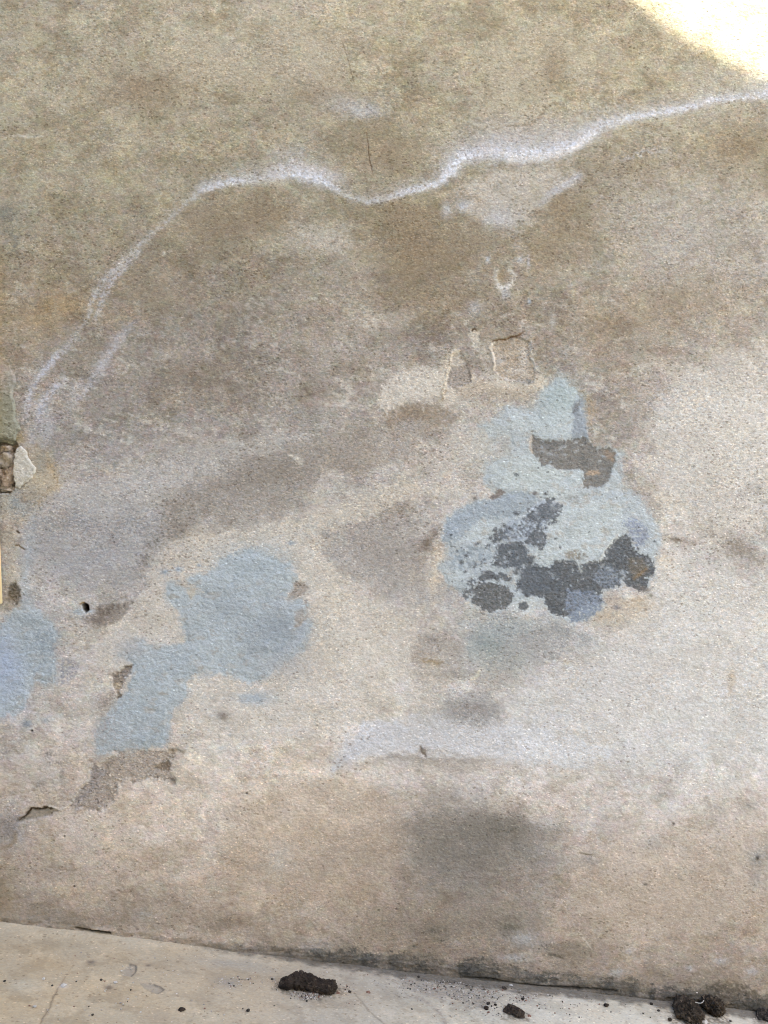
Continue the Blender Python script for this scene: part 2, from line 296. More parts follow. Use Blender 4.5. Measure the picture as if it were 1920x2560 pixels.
# ---- the big worn fields
def field(pts, col, op, w, a, sc, sd, grain=None, dots=None):
    sl, m, d = wc.poly(pts, None, 1, w, a, sc, seed=sd, octv=6)
    m = np.clip(m * (.5 + .58 * sstep(-.5, .5, fine[sl] + 1.7 * (m - .4))), 0, 1) * op
    wc.put(sl, m, col, 0, grain, dots)
field([(80, 1080), (200, 1040), (400, 980), (600, 930), (700, 920), (620, 970), (420, 1050), (340, 1090), (330, 1150), (200, 1130)], (184, 182, 180), .5, 30, 36, 40, 401)
field([(70, 1120), (200, 1100), (330, 1100), (350, 1160), (320, 1240), (250, 1290), (180, 1270), (100, 1240), (60, 1190)], (164, 165, 168), .38, 40, 40, 50, 402)
field([(340, 1090), (420, 1050), (520, 1010), (620, 970), (760, 930), (830, 930), (800, 980), (700, 1010), (680, 1060), (640, 1110), (500, 1140), (420, 1130), (370, 1160), (340, 1140)], (150, 144, 137), .58, 24, 36, 36, 403)
field([(700, 1010), (780, 960), (900, 900), (950, 930), (880, 980), (800, 1020)], (158, 150, 142), .55, 12, 18, 24, 404)
field([(300, 1290), (330, 1200), (420, 1150), (560, 1150), (690, 1170), (720, 1260), (800, 1310), (900, 1330), (920, 1420), (850, 1500), (800, 1560), (690, 1600), (500, 1600), (400, 1560), (300, 1480), (200, 1430), (230, 1360)], (208, 201, 191), .6, 16, 26, 34, 405)
field([(480, 1150), (640, 1120), (760, 1070), (900, 1035), (960, 1060), (860, 1090), (760, 1130), (640, 1170)], (203, 197, 187), .6, 10, 16, 24, 406)
field([(700, 1150), (760, 1140), (860, 1110), (935, 1115), (905, 1180), (890, 1240), (905, 1290), (840, 1290), (760, 1240), (710, 1200)], (163, 159, 156), .5, 24, 34, 36, 407)
field([(1430, 1100), (1400, 1000), (1420, 900), (1460, 820), (1560, 760), (1720, 740), (1720, 1150), (1560, 1150)], (200, 197, 193), .55, 24, 34, 40, 408)
field([(1300, 1420), (1430, 1190), (1550, 1230), (1720, 1280), (1720, 1640), (1400, 1640), (1100, 1560), (1080, 1500)], (208, 206, 203), .55, 26, 34, 44, 409)
field([(960, 1300), (940, 1180), (960, 1120), (930, 1250), (900, 1330)], (206, 197, 184), .6, 6, 10, 14, 410)
field([(1000, 1340), (1080, 1325), (1180, 1345), (1290, 1360), (1280, 1410), (1190, 1395), (1140, 1430), (1060, 1450), (1010, 1420)], (164, 169, 171), .5, 22, 40, 24, 411)
field([(1120, 1370), (1200, 1340), (1240, 1360), (1210, 1420), (1150, 1440)], (158, 158, 158), .6, 5, 12, 13, 412)
field([(900, 1370), (950, 1365), (1000, 1390), (1000, 1460), (900, 1470), (890, 1420)], (166, 159, 152), .5, 8, 16, 16, 413)
field([(950, 1510), (1060, 1490), (1085, 1535), (1060, 1580), (970, 1570)], (156, 154, 152), .6, 9, 18, 16, 414)
field([(860, 1790), (930, 1750), (1040, 1740), (1130, 1765), (1210, 1790), (1160, 1850), (1080, 1870), (990, 1910), (900, 1880)], (126, 121, 113), .5, 34, 46, 44, 415)
field([(840, 1800), (960, 1720), (1120, 1750), (1230, 1800), (1200, 1920), (1130, 2040), (980, 2030), (900, 1960)], (143, 135, 124), .32, 60, 80, 80, 423)
field([(990, 1780), (1060, 1760), (1130, 1785), (1110, 1830), (1020, 1840)], (118, 113, 105), .3, 24, 44, 30, 424)
field([(780, 1560), (960, 1545), (1150, 1565), (1330, 1620), (1250, 1660), (1080, 1640), (930, 1615), (800, 1630), (715, 1665), (740, 1610)], (214, 214, 217), .8, 12, 22, 26, 416)
field([(500, 1720), (700, 1680), (860, 1720), (880, 1850), (820, 1960), (600, 1940), (480, 1860)], (184, 166, 147), .45, 40, 40, 60, 417)
field([(1250, 1850), (1450, 1800), (1640, 1830), (1640, 1990), (1400, 2010), (1240, 1960)], (184, 169, 152), .5, 40, 40, 60, 418)
field([(180, 1340), (210, 1310), (290, 1300), (260, 1340), (215, 1360)], (130, 121, 113), .6, 5, 10, 10, 419)
field([(955, 780), (985, 750), (1005, 800), (1060, 822), (1180, 818), (1185, 845), (1120, 850), (1040, 846), (960, 880), (945, 840)], (210, 202, 190), .6, 5, 11, 10, 420)
field([(1030, 740), (1060, 730), (1085, 745), (1070, 800), (1045, 800)], (196, 190, 181), .4, 5, 10, 9, 421)
field([(28, 960), (80, 960), (125, 1000), (128, 1060), (80, 1085), (40, 1075), (60, 1030)], (188, 174, 150), .5, 10, 18, 14, 422)
# ---- hole, scars on the left
wc.blob(232, 1318, 40, 16, (122, 112, 103), .75, rot=-.35, sc=12, a=.5, seed=16, lace=(7, -.3, .5)); wc.blob(212, 1340, 14, 9, (126, 116, 107), .5, sc=8)
wc.blob(170, 1322, 16, 10, BLU, .7, sc=8); wc.blob(196, 1322, 10, 6, (196, 200, 204), .7, sc=6)
wc.poly(tile(0, 2, [(353, 402), (362, 393), (380, 402), (383, 424), (368, 433), (357, 424)]), (46, 36, 30), .95, 1.6, 1, 4, dh=-.022, grain=.4, dots=0)
wc.line(tile(0, 2, [(345, 398), (355, 390), (372, 396)]), (150, 118, 66), .8, 1.6, .6, 4)
wc.poly(W3([(150, 900), (200, 880), (240, 850), (285, 840), (280, 890), (240, 920), (225, 960), (200, 1010), (215, 1040), (190, 1050), (180, 990), (155, 960)]), (130, 120, 112), .75, 3, 6, 7, dh=-.003, grain=1.3, seed=85, octv=6, lace=(5, -.5, .3))
wc.line(W3([(215, 1030), (210, 1045), (190, 1048)]), (70, 60, 52), .8, 1.5, 1, 4, dh=-.003)
wc.line(W3([(240, 850), (262, 845), (282, 850)]), (96, 84, 70), .7, 1.6, 1, 4, dh=-.002)
wc.blob(255, 1483, 8, 8, (200, 186, 164), .7, sc=5); wc.blob(225, 1520, 22, 14, (146, 137, 128), .7, sc=10, lace=(7, -.2, .5))
# dark stains around the cement and at the left rim
wc.poly(tile(0, 2, [(45, 320), (60, 300), (85, 330), (90, 370), (75, 400), (55, 395), (30, 380), (25, 345)]), (78, 74, 66), .8, 4, 7, 8, seed=86, dh=-.002, octv=6, lace=(5, -.4, .4))
wc.blob(20, 1295, 20, 18, (150, 138, 122), .5, sc=8); wc.blob(10, 1355, 20, 10, (140, 134, 128), .6, sc=8)
wc.line([(20, 1120, 1, .6), (30, 1160), (34, 1200), (20, 1240, 1, .5)], (176, 168, 152), .5, 9, 4, 8, lace=(5, 0, .5)); wc.line([(36, 1148), (40, 1151)], (70, 56, 40), .8, 2, .5, 4, dh=-.003); wc.line([(33, 1179), (40, 1178), (44, 1182), (52, 1187)], (110, 86, 56), .8, 1.6, .6, 4, dh=-.002)
wc.line([(66, 1130, 1, .4), (62, 1200), (52, 1260), (60, 1310, 1.2, 1)], (176, 184, 192), .7, 13, 6, 14, grain=.6)
wc.blob(30, 1085, 40, 36, (162, 166, 168), .5, sc=14); wc.blob(45, 1125, 14, 12, (186, 178, 162), .5, sc=6)
wc.poly([(-70, 940), (30, 950), (36, 962), (30, 985), (27, 1020), (33, 1050), (20, 1064), (-70, 1070)], (150, 134, 120), .9, 3, 4, 8, dh=-.012, grain=1.5, seed=188, octv=6)
# lower left breakaway
wc.poly(W4([(700, 300), (760, 260), (850, 240), (960, 240), (1060, 260), (1110, 260), (1130, 310), (1100, 370), (1140, 430), (1130, 470), (1060, 450), (990, 440), (900, 460), (830, 450), (760, 470), (750, 540), (690, 620), (630, 660), (570, 640), (510, 620), (450, 610), (500, 520), (560, 460), (580, 380), (600, 340), (640, 370)]),
        (148, 138, 129), .6, 7, 14, 14, dh=-.003, grain=1.6, dots=.8, seed=87, octv=6, lace=(7, -.55, .35))
wc.poly(W4([(590, 350), (640, 340), (690, 400), (640, 470), (560, 560), (500, 620), (455, 605), (510, 520), (570, 450)]), (152, 147, 148), .5, 8, 12, 12, seed=88, octv=6)
wc.line(W4([(590, 340), (575, 385), (570, 440), (520, 490), (490, 530), (470, 580), (440, 610), (400, 635), (370, 625), (310, 610)]), (206, 196, 182), .75, 2.6, 1, 6, dh=.0012)
wc.poly(W4([(1000, 370), (1040, 330), (1085, 320), (1110, 345), (1105, 380), (1060, 390)]), (112, 98, 82), .6, 3, 5, 6, dh=-.003, seed=89, octv=6, lace=(4, -.4, .4))
wc.line(W4([(1010, 420), (1060, 440), (1100, 435), (1135, 460)]), (116, 104, 92), .55, 2.4, 4, 5, dh=-.0015, lace=(5, -.2, .3))
wc.line(W4([(1110, 250), (1150, 245), (1190, 265)]), (122, 110, 90), .6, 4, 2, 6, dh=-.001)
wc.poly(W4([(920, 180), (945, 180), (955, 212), (930, 210)]), (222, 220, 212), .9, 1, .5, 4, dh=.0015)
for (x, y) in [(700, 480), (640, 620), (870, 400), (900, 330), (720, 500), (1010, 340), (860, 300), (830, 440)]:
    p = W4([(x, y)])[0]; wc.blob(p[0], p[1], 7, 5, (176, 166, 152), .6, sc=4, dh=.0015)
crk = W4([(118, 705), (135, 692), (150, 685), (170, 660), (190, 640), (205, 625), (240, 635), (275, 628), (300, 620), (328, 628)])
wc.poly(W4([(110, 710), (150, 690), (200, 622), (270, 625), (330, 618), (370, 640), (330, 670), (240, 690), (160, 710)]), (146, 136, 120), .8, 3, 3, 8, dh=-.004, seed=90)
wc.line(crk, (74, 63, 50), .85, 2.2, 3.5, 7, dh=-.006)
wc.line(W4([(110, 720), (105, 760), (130, 790), (140, 830)]), (186, 184, 186), .6, 5, 3, 8); wc.blob(15, 1790, 34, 40, (128, 122, 118), .6, sc=16); wc.line(W4([(100, 780), (100, 830), (60, 870), (10, 880)]), (146, 126, 98), .5, 4, 2, 6)
for (x, y, rx, ry, o) in [(310, 275, 50, 26, .6), (370, 330, 60, 20, .5), (260, 470, 40, 36, .45), (30, 260, 40, 40, .4), (400, 390, 20, 40, .4)]:
    p = W4([(x, y)])[0]; wc.blob(p[0], p[1], rx / 3, ry / 3, (122, 116, 110), o, sc=6, a=.6, lace=(5, -.1, .4))
wc.blob(4, 1950, 34, 80, (138, 120, 92), .4, sc=20)
for (x, y, r) in [(68, 1579, 2.2), (139, 1806, 1.6), (160, 1915, 1.8), (533, 1714, 1.8)]:
    wc.blob(x, y, r * 1.1, r, (38, 32, 28), .95, a=.1, pw=3, dh=-.004)
wc.blob(57, 1564, 9, 7, (128, 138, 148), .8, sc=5); wc.blob(98, 1556, 8, 6, (150, 156, 162), .6, sc=5); wc.blob(482, 1546, 9, 8, (126, 118, 116), .75, sc=5, dh=.001)
wc.blob(480, 1546, 16, 12, (168, 158, 148), .5, sc=6)
# ---- clouds right of the middle
wc.poly([(760, 1590), (850, 1560), (960, 1560), (1080, 1560), (1120, 1620), (1050, 1650), (900, 1650), (780, 1640), (720, 1660)], (198, 196, 197), .6, 26, 18, 40, seed=91, lace=(26, -.5, .6))
wc.line([(720, 1650, 1, .5), (780, 1610), (860, 1580)], (196, 196, 200), .5, 14, 6, 20)
for (x, y, rx, ry, c, o) in [(990, 1545, 90, 20, (150, 146, 142), .5), (1020, 1530, 50, 22, (140, 136, 133), .5), (1040, 1560, 40, 16, (146, 142, 138), .4), (910, 1500, 70, 60, (182, 175, 165), .4),
        (930, 1382, 22, 12, (150, 143, 138), .6), (905, 1410, 22, 20, (160, 150, 142), .5), (985, 1400, 16, 22, (164, 156, 146), .5), (985, 1455, 14, 10, (148, 142, 138), .5), (910, 1470, 14, 9, (158, 150, 144), .5),
        (930, 1428, 26, 8, (152, 135, 108), .6), (945, 1434, 12, 5, (132, 110, 78), .5), (925, 1440, 24, 7, (204, 194, 178), .5),
        (1060, 1390, 50, 40, (152, 160, 160), .7), (1110, 1360, 60, 30, (156, 162, 164), .65), (1080, 1430, 60, 26, (158, 160, 156), .55), (1160, 1390, 60, 34, (158, 156, 154), .5), (1215, 1365, 30, 18, (154, 154, 152), .45), (1265, 1385, 16, 20, (156, 158, 160), .5), (1200, 1330, 40, 16, (176, 180, 184), .5),
        (1060, 1470, 50, 20, (164, 160, 152), .5), (1340, 1480, 200, 100, (196, 191, 187), .4), (1320, 1330, 60, 30, (190, 176, 156), .5), (1380, 1310, 50, 18, (188, 174, 154), .5),
        (1270, 1650, 260, 40, (202, 200, 197), .4), (1560, 1540, 120, 60, (194, 192, 188), .3), (1590, 1300, 60, 40, (196, 192, 187), .4), (1580, 1470, 10, 26, (184, 166, 142), .5),
        (960, 1280, 40, 18, (162, 160, 160), .5), (930, 1290, 30, 14, (160, 158, 160), .5), (890, 1300, 20, 50, (190, 182, 172), .5), (1010, 1325, 30, 18, (178, 180, 172), .5),
        (940, 1260, 20, 60, (206, 194, 178), .5), (950, 1200, 14, 30, (206, 192, 174), .5), (1430, 1210, 40, 20, (206, 196, 182), .6), (1390, 1420, 60, 60, (192, 188, 184), .4)]:
    wc.blob(x, y, rx, ry, c, o, seed=int(x + 2 * y), sc=max(14, min(rx, ry)), a=.45, lace=(11, -.5, .6))
wc.line([(1018, 1467), (1030, 1462), (1035, 1450)], (212, 206, 186), .8, 3.5, 1, 5)
for k in range(9):
    wc.line([(905 + k * 22, 1310 + random.uniform(-10, 10)), (900 + k * 22 + random.uniform(-8, 8), 1270 + random.uniform(-16, 10))], (160, 160, 162), .4, 6, 3, 8, seed=k)
# ---- lower wall
wc.line([(908, 1614), (911, 1624), (920, 1634)], (104, 92, 80), .8, 2.4, 2.5, 5, dh=-.002, pw=1.6); wc.blob(914, 1622, 9, 6, (128, 117, 105), .6, sc=4)
wc.line([(770, 1655, 1, .5), (850, 1632), (920, 1640), (1000, 1642), (1080, 1640, 1, .6)], (150, 140, 130), .55, 8, 5, 18, up=4); wc.blob(990, 1655, 110, 14, (170, 158, 146), .4)
for (x, y, rx, ry, c, o) in [(1020, 1800, 130, 60, (126, 119, 109), .4), (1090, 1795, 60, 36, (112, 107, 99), .45), (960, 1850, 60, 50, (124, 118, 109), .4), (1160, 1840, 40, 40, (140, 138, 134), .4), (1020, 1880, 60, 70, (140, 134, 128), .35), (930, 1800, 40, 40, (136, 128, 118), .4),
        (1190, 1780, 20, 14, (196, 194, 194), .4), (1010, 1720, 60, 40, (176, 174, 174), .3), (800, 1820, 80, 60, (158, 142, 122), .3), (600, 1860, 34, 40, (190, 184, 174), .5), (720, 1850, 60, 34, (152, 138, 122), .35), (1270, 1860, 26, 16, (146, 142, 138), .5), (1410, 1820, 26, 18, (160, 158, 156), .4),
        (880, 1985, 160, 30, (130, 120, 106), .35), (1100, 2000, 60, 34, (124, 117, 104), .5), (950, 2010, 60, 20, (120, 112, 102), .5), (1240, 2050, 60, 20, (126, 120, 110), .4), (1400, 1960, 120, 50, (170, 154, 136), .35), (1590, 1800, 60, 40, (182, 166, 148), .35),
        (1640, 1850, 26, 26, (150, 148, 144), .6), (1636, 1900, 24, 26, (152, 146, 138), .5), (1622, 1740, 14, 7, (150, 146, 142), .5), (1520, 1940, 120, 40, (176, 164, 150), .3), (420, 1960, 80, 60, (166, 150, 132), .35), (500, 1990, 46, 16, (130, 116, 98), .5), (480, 2000, 60, 12, (126, 112, 98), .4), (300, 1950, 90, 24, (140, 128, 114), .35),
        (310, 1975, 26, 14, (180, 182, 184), .4), (420, 2005, 30, 14, (176, 172, 164), .35), (130, 1880, 70, 20, (148, 136, 122), .35), (120, 1985, 120, 18, (140, 130, 116), .45), (690, 2040, 40, 14, (182, 180, 180), .4)]:
    wc.blob(x, y, rx, ry, c, o, seed=int(x + 3 * y), sc=max(12, min(rx, ry) * .7), a=.45, lace=(10, -.5, .6))
wc.line([(1253, 1843, 1, .7), (1265, 1846), (1280, 1848, .6, .8)], (100, 90, 72), .8, 2, .8, 4, dh=-.001); wc.line([(1250, 2014), (1263, 2032), (1278, 2050, .6, .7)], (206, 196, 182), .7, 2, .5, 5, dh=.0006)
wc.line([(1186, 2060), (1200, 2064), (1216, 2070)], (84, 76, 64), .7, 2.5, 1, 4); wc.blob(1394, 1910, 5, 2.5, (92, 86, 80), .7); wc.blob(1455, 1779, 3, 3, (80, 74, 70), .8); wc.blob(1636, 1853, 4, 5, (60, 56, 52), .8)
wc.line(tile(1, 1, [(1590, 50, 1, .6), (1620, 42), (1655, 30)]), (206, 204, 206), .6, 2, .6, 5)
wc.line([(1640, 1180), (1655, 1186), (1670, 1194)], (214, 212, 212), .7, 2, .6, 5)
# ---- fine cracks
wc.line([(792, 285, .7, .6), (795, 310), (797, 340), (802, 360), (806, 378, .6, .6)], (84, 66, 50), .75, 1.1, 1.2, 7, dh=-.0008); wc.line([(736, 80, .7, .4), (745, 105), (760, 160), (768, 190, .7, .4)], (110, 94, 76), .55, 1.1, 1.4, 9)
wc.line([(148, 675, .8, .5), (172, 690, 1, 1)], (96, 80, 62), .6, 1.3, 1.2, 6)
wc.line(W5([(630, 885), (700, 865), (760, 870), (820, 840), (870, 835), (900, 825), (960, 780, .8, .4)]), (98, 74, 50), .95, 1.9, 1.2, 4, dh=-.0022)
wc.line(W5([(1000, 880, 1, .6), (1090, 850, 1, .6)]), (150, 128, 98), .6, 3, 1, 4)
# ---- the ringed scars above the big patch
wc.poly(tile(1, 1, [(-10, 560), (60, 505), (160, 475), (230, 490), (255, 540), (240, 600), (180, 615), (90, 640), (10, 690), (-30, 640)]), (206, 200, 192), .75, 5, 9, 12, seed=191, dh=.001, octv=6, lace=(8, -.5, .4))
wc.poly(tile(1, 1, [(0, 680), (60, 640), (150, 640), (250, 650), (330, 690), (280, 740), (180, 720), (90, 700), (20, 760)]), (142, 129, 114), .6, 6, 10, 12, seed=192, octv=6, lace=(8, -.2, .4))
wc.poly(tile(1, 1, [(300, 560), (420, 540), (520, 570), (660, 570), (640, 620), (540, 620), (420, 600), (330, 620)]), (170, 158, 143), .5, 6, 8, 12, seed=193, octv=6)
wc.poly(W5([(620, 900), (760, 870), (900, 850), (1020, 900), (1030, 1060), (1070, 1180), (1060, 1290), (980, 1330), (880, 1290), (740, 1270), (650, 1200), (650, 1060)]), (172, 161, 147), .75, 2, 5, 8, dh=-.0028, seed=92, grain=1.4, octv=6)
wc.line(W5([(640, 900), (590, 950), (630, 1030), (640, 1110), (640, 1170, 1, .6)]), (212, 203, 190), .95, 3, 2, 5, dh=.002)
wc.line(W5([(1020, 900), (1020, 1020), (1050, 1110), (1080, 1180)]), (208, 205, 200), .8, 3.4, 3, 5, dh=.001); wc.blob(*W5([(960, 1050)])[0], 10, 26, (188, 184, 182), .55, sc=6); wc.blob(*W5([(700, 1080)])[0], 13, 11, (188, 185, 186), .55, sc=6); wc.blob(*W5([(880, 1190)])[0], 22, 6, (192, 190, 188), .5, sc=6)
wc.line(W5([(560, 1230, 1, .6), (680, 1290), (800, 1330, 1, .7)]), (210, 204, 195), .85, 9, 6, 10, lace=(7, -.4, .4)); wc.blob(*W5([(1110, 1310)])[0], 24, 16, (212, 198, 178), .75, sc=8); wc.blob(*W5([(980, 1300)])[0], 22, 7, (140, 138, 136), .6, sc=6)
wc.poly(W5([(200, 1150), (280, 1140), (370, 1160), (395, 1240), (400, 1310), (320, 1330), (240, 1380), (150, 1360), (150, 1260)]), (158, 151, 146), .85, 2, 4, 8, seed=93, dh=-.002, octv=6)
wc.line(W5([(150, 1390), (110, 1440), (110, 1490)]), (176, 150, 118), .7, 2, 1, 5); wc.line(W5([(160, 1180), (150, 1290), (110, 1400), (120, 1470)]), (210, 200, 185), .85, 3, 2.5, 5, dh=.0015)
wc.poly(W5([(190, 1080), (220, 1010), (270, 990), (330, 1040), (370, 1090), (350, 1120), (240, 1140)]), (178, 173, 166), .85, 2.2, 4, 6, seed=94, octv=6, dh=-.0018); wc.line(W5([(385, 1160), (395, 1240), (400, 1300)]), (118, 108, 98), .6, 1.8, 1, 4); wc.line(W5([(190, 1090), (195, 1030), (230, 990), (280, 985)]), (214, 202, 186), .9, 2.8, 1.5, 4, dh=.0016); wc.line(W5([(300, 1050), (350, 1085), (385, 1140)]), (120, 106, 92), .6, 2, 1, 4)
wc.poly(W5([(400, 780), (440, 750), (490, 780), (490, 880), (480, 980), (430, 970), (410, 880), (370, 830)]), (200, 194, 184), .85, 2.4, 5, 6, seed=95, octv=6, dh=-.0012); wc.line(W5([(415, 775), (435, 752), (460, 770)]), (96, 78, 60), .9, 1.8, 1, 4, dh=-.002)
wc.line(W5([(665, 150), (660, 250), (690, 320), (740, 350), (800, 320), (850, 230), (860, 200), (790, 140)]), (208, 206, 202), .8, 4.5, 4, 6, dh=.001, seed=96, lace=(6, -.3, .4)); wc.line(W5([(680, 310), (740, 350), (790, 310)]), (214, 212, 212), .75, 7, 2, 5); wc.blob(*W5([(720, 220)])[0], 10, 14, (152, 138, 112), .6, sc=5, dh=-.0012)
wc.blob(*W5([(440, 540)])[0], 18, 16, LAV, .5, sc=8); wc.blob(*W5([(1010, 470)])[0], 4, 5, (172, 186, 206), .9, sc=4); wc.blob(*W5([(760, 400)])[0], 10, 12, LAV, .5, sc=5); wc.blob(*W5([(580, 40)])[0], 5, 8, LAV, .7, sc=4); wc.blob(*W5([(1000, 60)])[0], 4, 16, LAV, .6, sc=4); wc.blob(*W5([(920, 40)])[0], 10, 8, LAV, .6, sc=4)
wc.blob(*W5([(1250, 700)])[0], 8, 20, (184, 180, 178), .5, sc=6); wc.blob(*W5([(960, 740)])[0], 14, 6, (182, 178, 172), .5, sc=5)
wc.line([(1090, 470, 1, .6), (1110, 500), (1125, 560, .7, .5)], (180, 176, 174), .45, 14, 6, 12, lace=(8, -.1, .4))
for p, r in [((353, 548), 5), ((640, 990), 9), ((628, 985), 5), ((648, 1000), 6), ((1180, 1440 - 10), 4), ((362, 970 - 70), 3)]:
    wc.blob(p[0], p[1], r, r * .8, (202, 198, 190), .75, sc=4, dh=.0008)

# ---- cement repairs (colour and fine relief here; their raised skins are parts of the wall)
PA = W3([(855, 150), (930, 120), (1030, 85), (1150, 110), (1230, 145), (1310, 185), (1345, 270), (1330, 340), (1270, 400), (1300, 430), (1380, 410), (1420, 450), (1420, 540), (1450, 560), (1435, 650), (1400, 730), (1310, 800), (1240, 850), (1190, 900), (1130, 940), (1050, 955), (980, 930), (900, 900), (800, 890), (690, 890), (640, 950), (650, 1010), (610, 1080), (545, 1120), (540, 1200), (525, 1310), (505, 1365), (330, 1375), (150, 1395), (60, 1440), (40, 1350), (80, 1210), (150, 1130), (190, 1070), (250, 1010), (290, 900), (290, 830), (250, 800), (200, 790), (240, 720), (300, 670), (360, 680), (420, 720), (520, 720), (640, 680), (620, 600), (600, 540), (590, 470), (530, 440), (500, 390), (510, 310), (560, 300), (620, 340), (700, 360), (750, 365), (640, 280), (680, 250), (770, 240), (850, 200)])
PB = tile(0, 2, [(-120, 600), (-60, 540), (0, 500), (60, 420), (100, 400), (160, 420), (200, 460), (260, 530), (220, 590), (240, 640), (250, 700), (240, 740), (190, 740), (140, 735), (125, 790), (100, 850), (60, 870), (70, 900), (40, 870), (0, 900), (-100, 930)])
PC1 = W1([(870, 90), (920, 110), (950, 170), (1000, 200), (1040, 250), (1020, 300), (1050, 360), (1060, 500), (1070, 545), (1130, 580), (1200, 570), (1290, 600), (1270, 680), (1280, 750), (1300, 840), (1200, 900), (900, 930), (600, 900), (460, 870), (400, 800), (380, 720), (410, 660), (540, 620), (560, 540), (540, 490), (420, 490), (360, 430), (420, 400), (480, 370), (520, 300), (600, 310), (690, 330), (720, 310), (730, 270), (760, 210), (820, 170), (840, 130)])
PC2 = W2([(150, 300), (240, 240), (320, 190), (420, 180), (520, 120), (720, 130), (900, 170), (1030, 130), (1180, 110), (1290, 100), (1390, 150), (1440, 220), (1500, 330), (1535, 400), (1530, 480), (1490, 570), (1500, 640), (1450, 750), (1350, 740), (1300, 690), (1260, 730), (1165, 790), (1170, 850), (1130, 900), (1050, 960), (960, 978), (850, 940), (770, 850), (700, 820), (620, 850), (560, 870), (420, 910), (320, 860), (250, 800), (130, 690), (90, 600), (150, 560), (140, 460), (110, 440)])
for (pl, sd) in ((PA, 101), (PB, 102), (PC1, 103), (PC2, 104)):
    wc.poly(pl, (176, 182, 187), .55, 16, 26, 30, seed=sd + 40, octv=6, lace=(9, .0, .35))
for (pl, sd) in ((PA, 101), (PB, 102)):
    field(pl, (176, 178, 178), .6, 13, 14, 18, sd + 3); field(pl, BLU, .97, 6, 11, 13, sd, .42, .05)
for pl, sd in ((PC1, 103), (PC2, 104)): field(pl, (178, 181, 181), .65, 13, 14, 18, sd + 5); field(pl, PBL, .95, 7, 12, 13, sd, .44, .06)
for pts in (W2([(290, 370), (380, 300), (480, 310), (470, 380), (440, 440), (300, 450), (230, 450)]), W2([(680, 500), (830, 480), (920, 500), (860, 580), (820, 620), (700, 600)]), W2([(760, 330), (900, 230), (1040, 180), (1280, 190), (1290, 400), (1190, 480), (1140, 560), (900, 540), (800, 500)]), W1([(420, 700), (560, 620), (690, 620), (760, 690), (1020, 720), (1020, 830), (900, 900), (520, 830)]), W1([(560, 320), (700, 400), (950, 330), (960, 480), (760, 510), (690, 480), (560, 430)]), W2([(600, 830), (700, 810), (780, 860), (700, 920), (520, 900)]), W2([(130, 620), (300, 640), (240, 740), (150, 700)])):
    wc.poly(pts, (190, 198, 201), .7, 7, 10, 12, seed=165, octv=6)
cm = np.clip((.85 - wc.G) / .4, 0, 1)
wc.C += (cm * (10 * fbm(U / 70, V / 46, 5, 161) + 6 * fbm(tu / 16, tv / 7, 4, 162)))[..., None]
wc.H += (cm * (.00055 * fbm(tu / 8.5, tv / 4.6, 3, 163) + .0006 * fbm(tu / 30, tv / 16, 3, 164))).astype(np.float32)
for pts_, sd in ((PA, 181), (PB, 182), (PC1, 183), (PC2, 184)):
    sl = wc.box(pts_, 10); u_, v_ = U[sl], V[sl]; k_ = cm[sl] * sstep(.18, .42, fbm(u_ / 34, v_ / 22, 6, sd, .62)) * .5
    wc.C[sl] += (np.array((172, 165, 157), np.float32) - wc.C[sl]) * k_[..., None]
    k_ = cm[sl] * sstep(.2, .4, fbm(u_ / 22, v_ / 14, 6, sd + 9, .62)) * .45; wc.C[sl] += (np.array((198, 203, 206), np.float32) - wc.C[sl]) * k_[..., None]
# A: tones
wc.blob(545, 1220, 80, 50, (172, 182, 190), .6, sc=30); wc.blob(590, 1360, 70, 40, (152, 160, 168), .6, rot=-.2, sc=24); wc.blob(500, 1310, 60, 40, (162, 170, 177), .4)
wc.line(W3([(1080, 730), (1200, 740), (1300, 710), (1380, 600)]), (146, 152, 158), .5, 6, 3, 10); wc.line([(600, 1420), (640, 1385), (655, 1350)], (176, 182, 190), .6, 10, 4, 10)
wc.poly(W3([(1340, 290), (1400, 300), (1430, 340), (1400, 380), (1330, 410), (1290, 430), (1280, 410), (1320, 360)]), (158, 148, 138), .8, 3, 4, 7, seed=105, dh=-.001); wc.line(W3([(1410, 430), (1418, 480), (1420, 520), (1380, 560), (1340, 590)]), (146, 122, 100), .5, 2, 2.5, 4, dh=-.0006, lace=(5, -.1, .3))
wc.poly(W3([(1340, 490), (1400, 470), (1410, 540), (1370, 590), (1340, 590)]), (166, 152, 138), .55, 4, 3, 6, seed=106); wc.blob(610, 1305, 30, 16, (176, 182, 188), .6, sc=8, dh=.0012)
wc.poly(W3([(640, 350), (690, 340), (700, 370), (670, 410), (650, 380)]), (192, 178, 158), .6, 3, 3, 6, seed=107)
for (x, y, rx, ry) in [(500, 235, 26, 16), (590, 215, 26, 18), (720, 190, 12, 9), (590, 290, 12, 6), (1320, 45, 26, 14)]:
    p = W3([(x, y)])[0]; wc.blob(p[0], p[1], rx / 3, ry / 3, (158, 168, 180), .8, sc=5)
wc.blob(548, 1508, 40, 14, (170, 178, 186), .75, sc=12, grain=.5); wc.blob(600, 1440, 46, 20, (178, 178, 180), .5, sc=14); wc.blob(280, 1400, 34, 22, (184, 182, 182), .6, sc=14); wc.blob(240, 1590, 50, 40, (176, 174, 174), .5, sc=14, lace=(7, 0, .4)); wc.blob(225, 1560, 20, 40, (164, 156, 150), .5, sc=14, lace=(7, 0, .4))
wc.blob(650, 1440, 40, 30, (170, 168, 168), .3, sc=12)
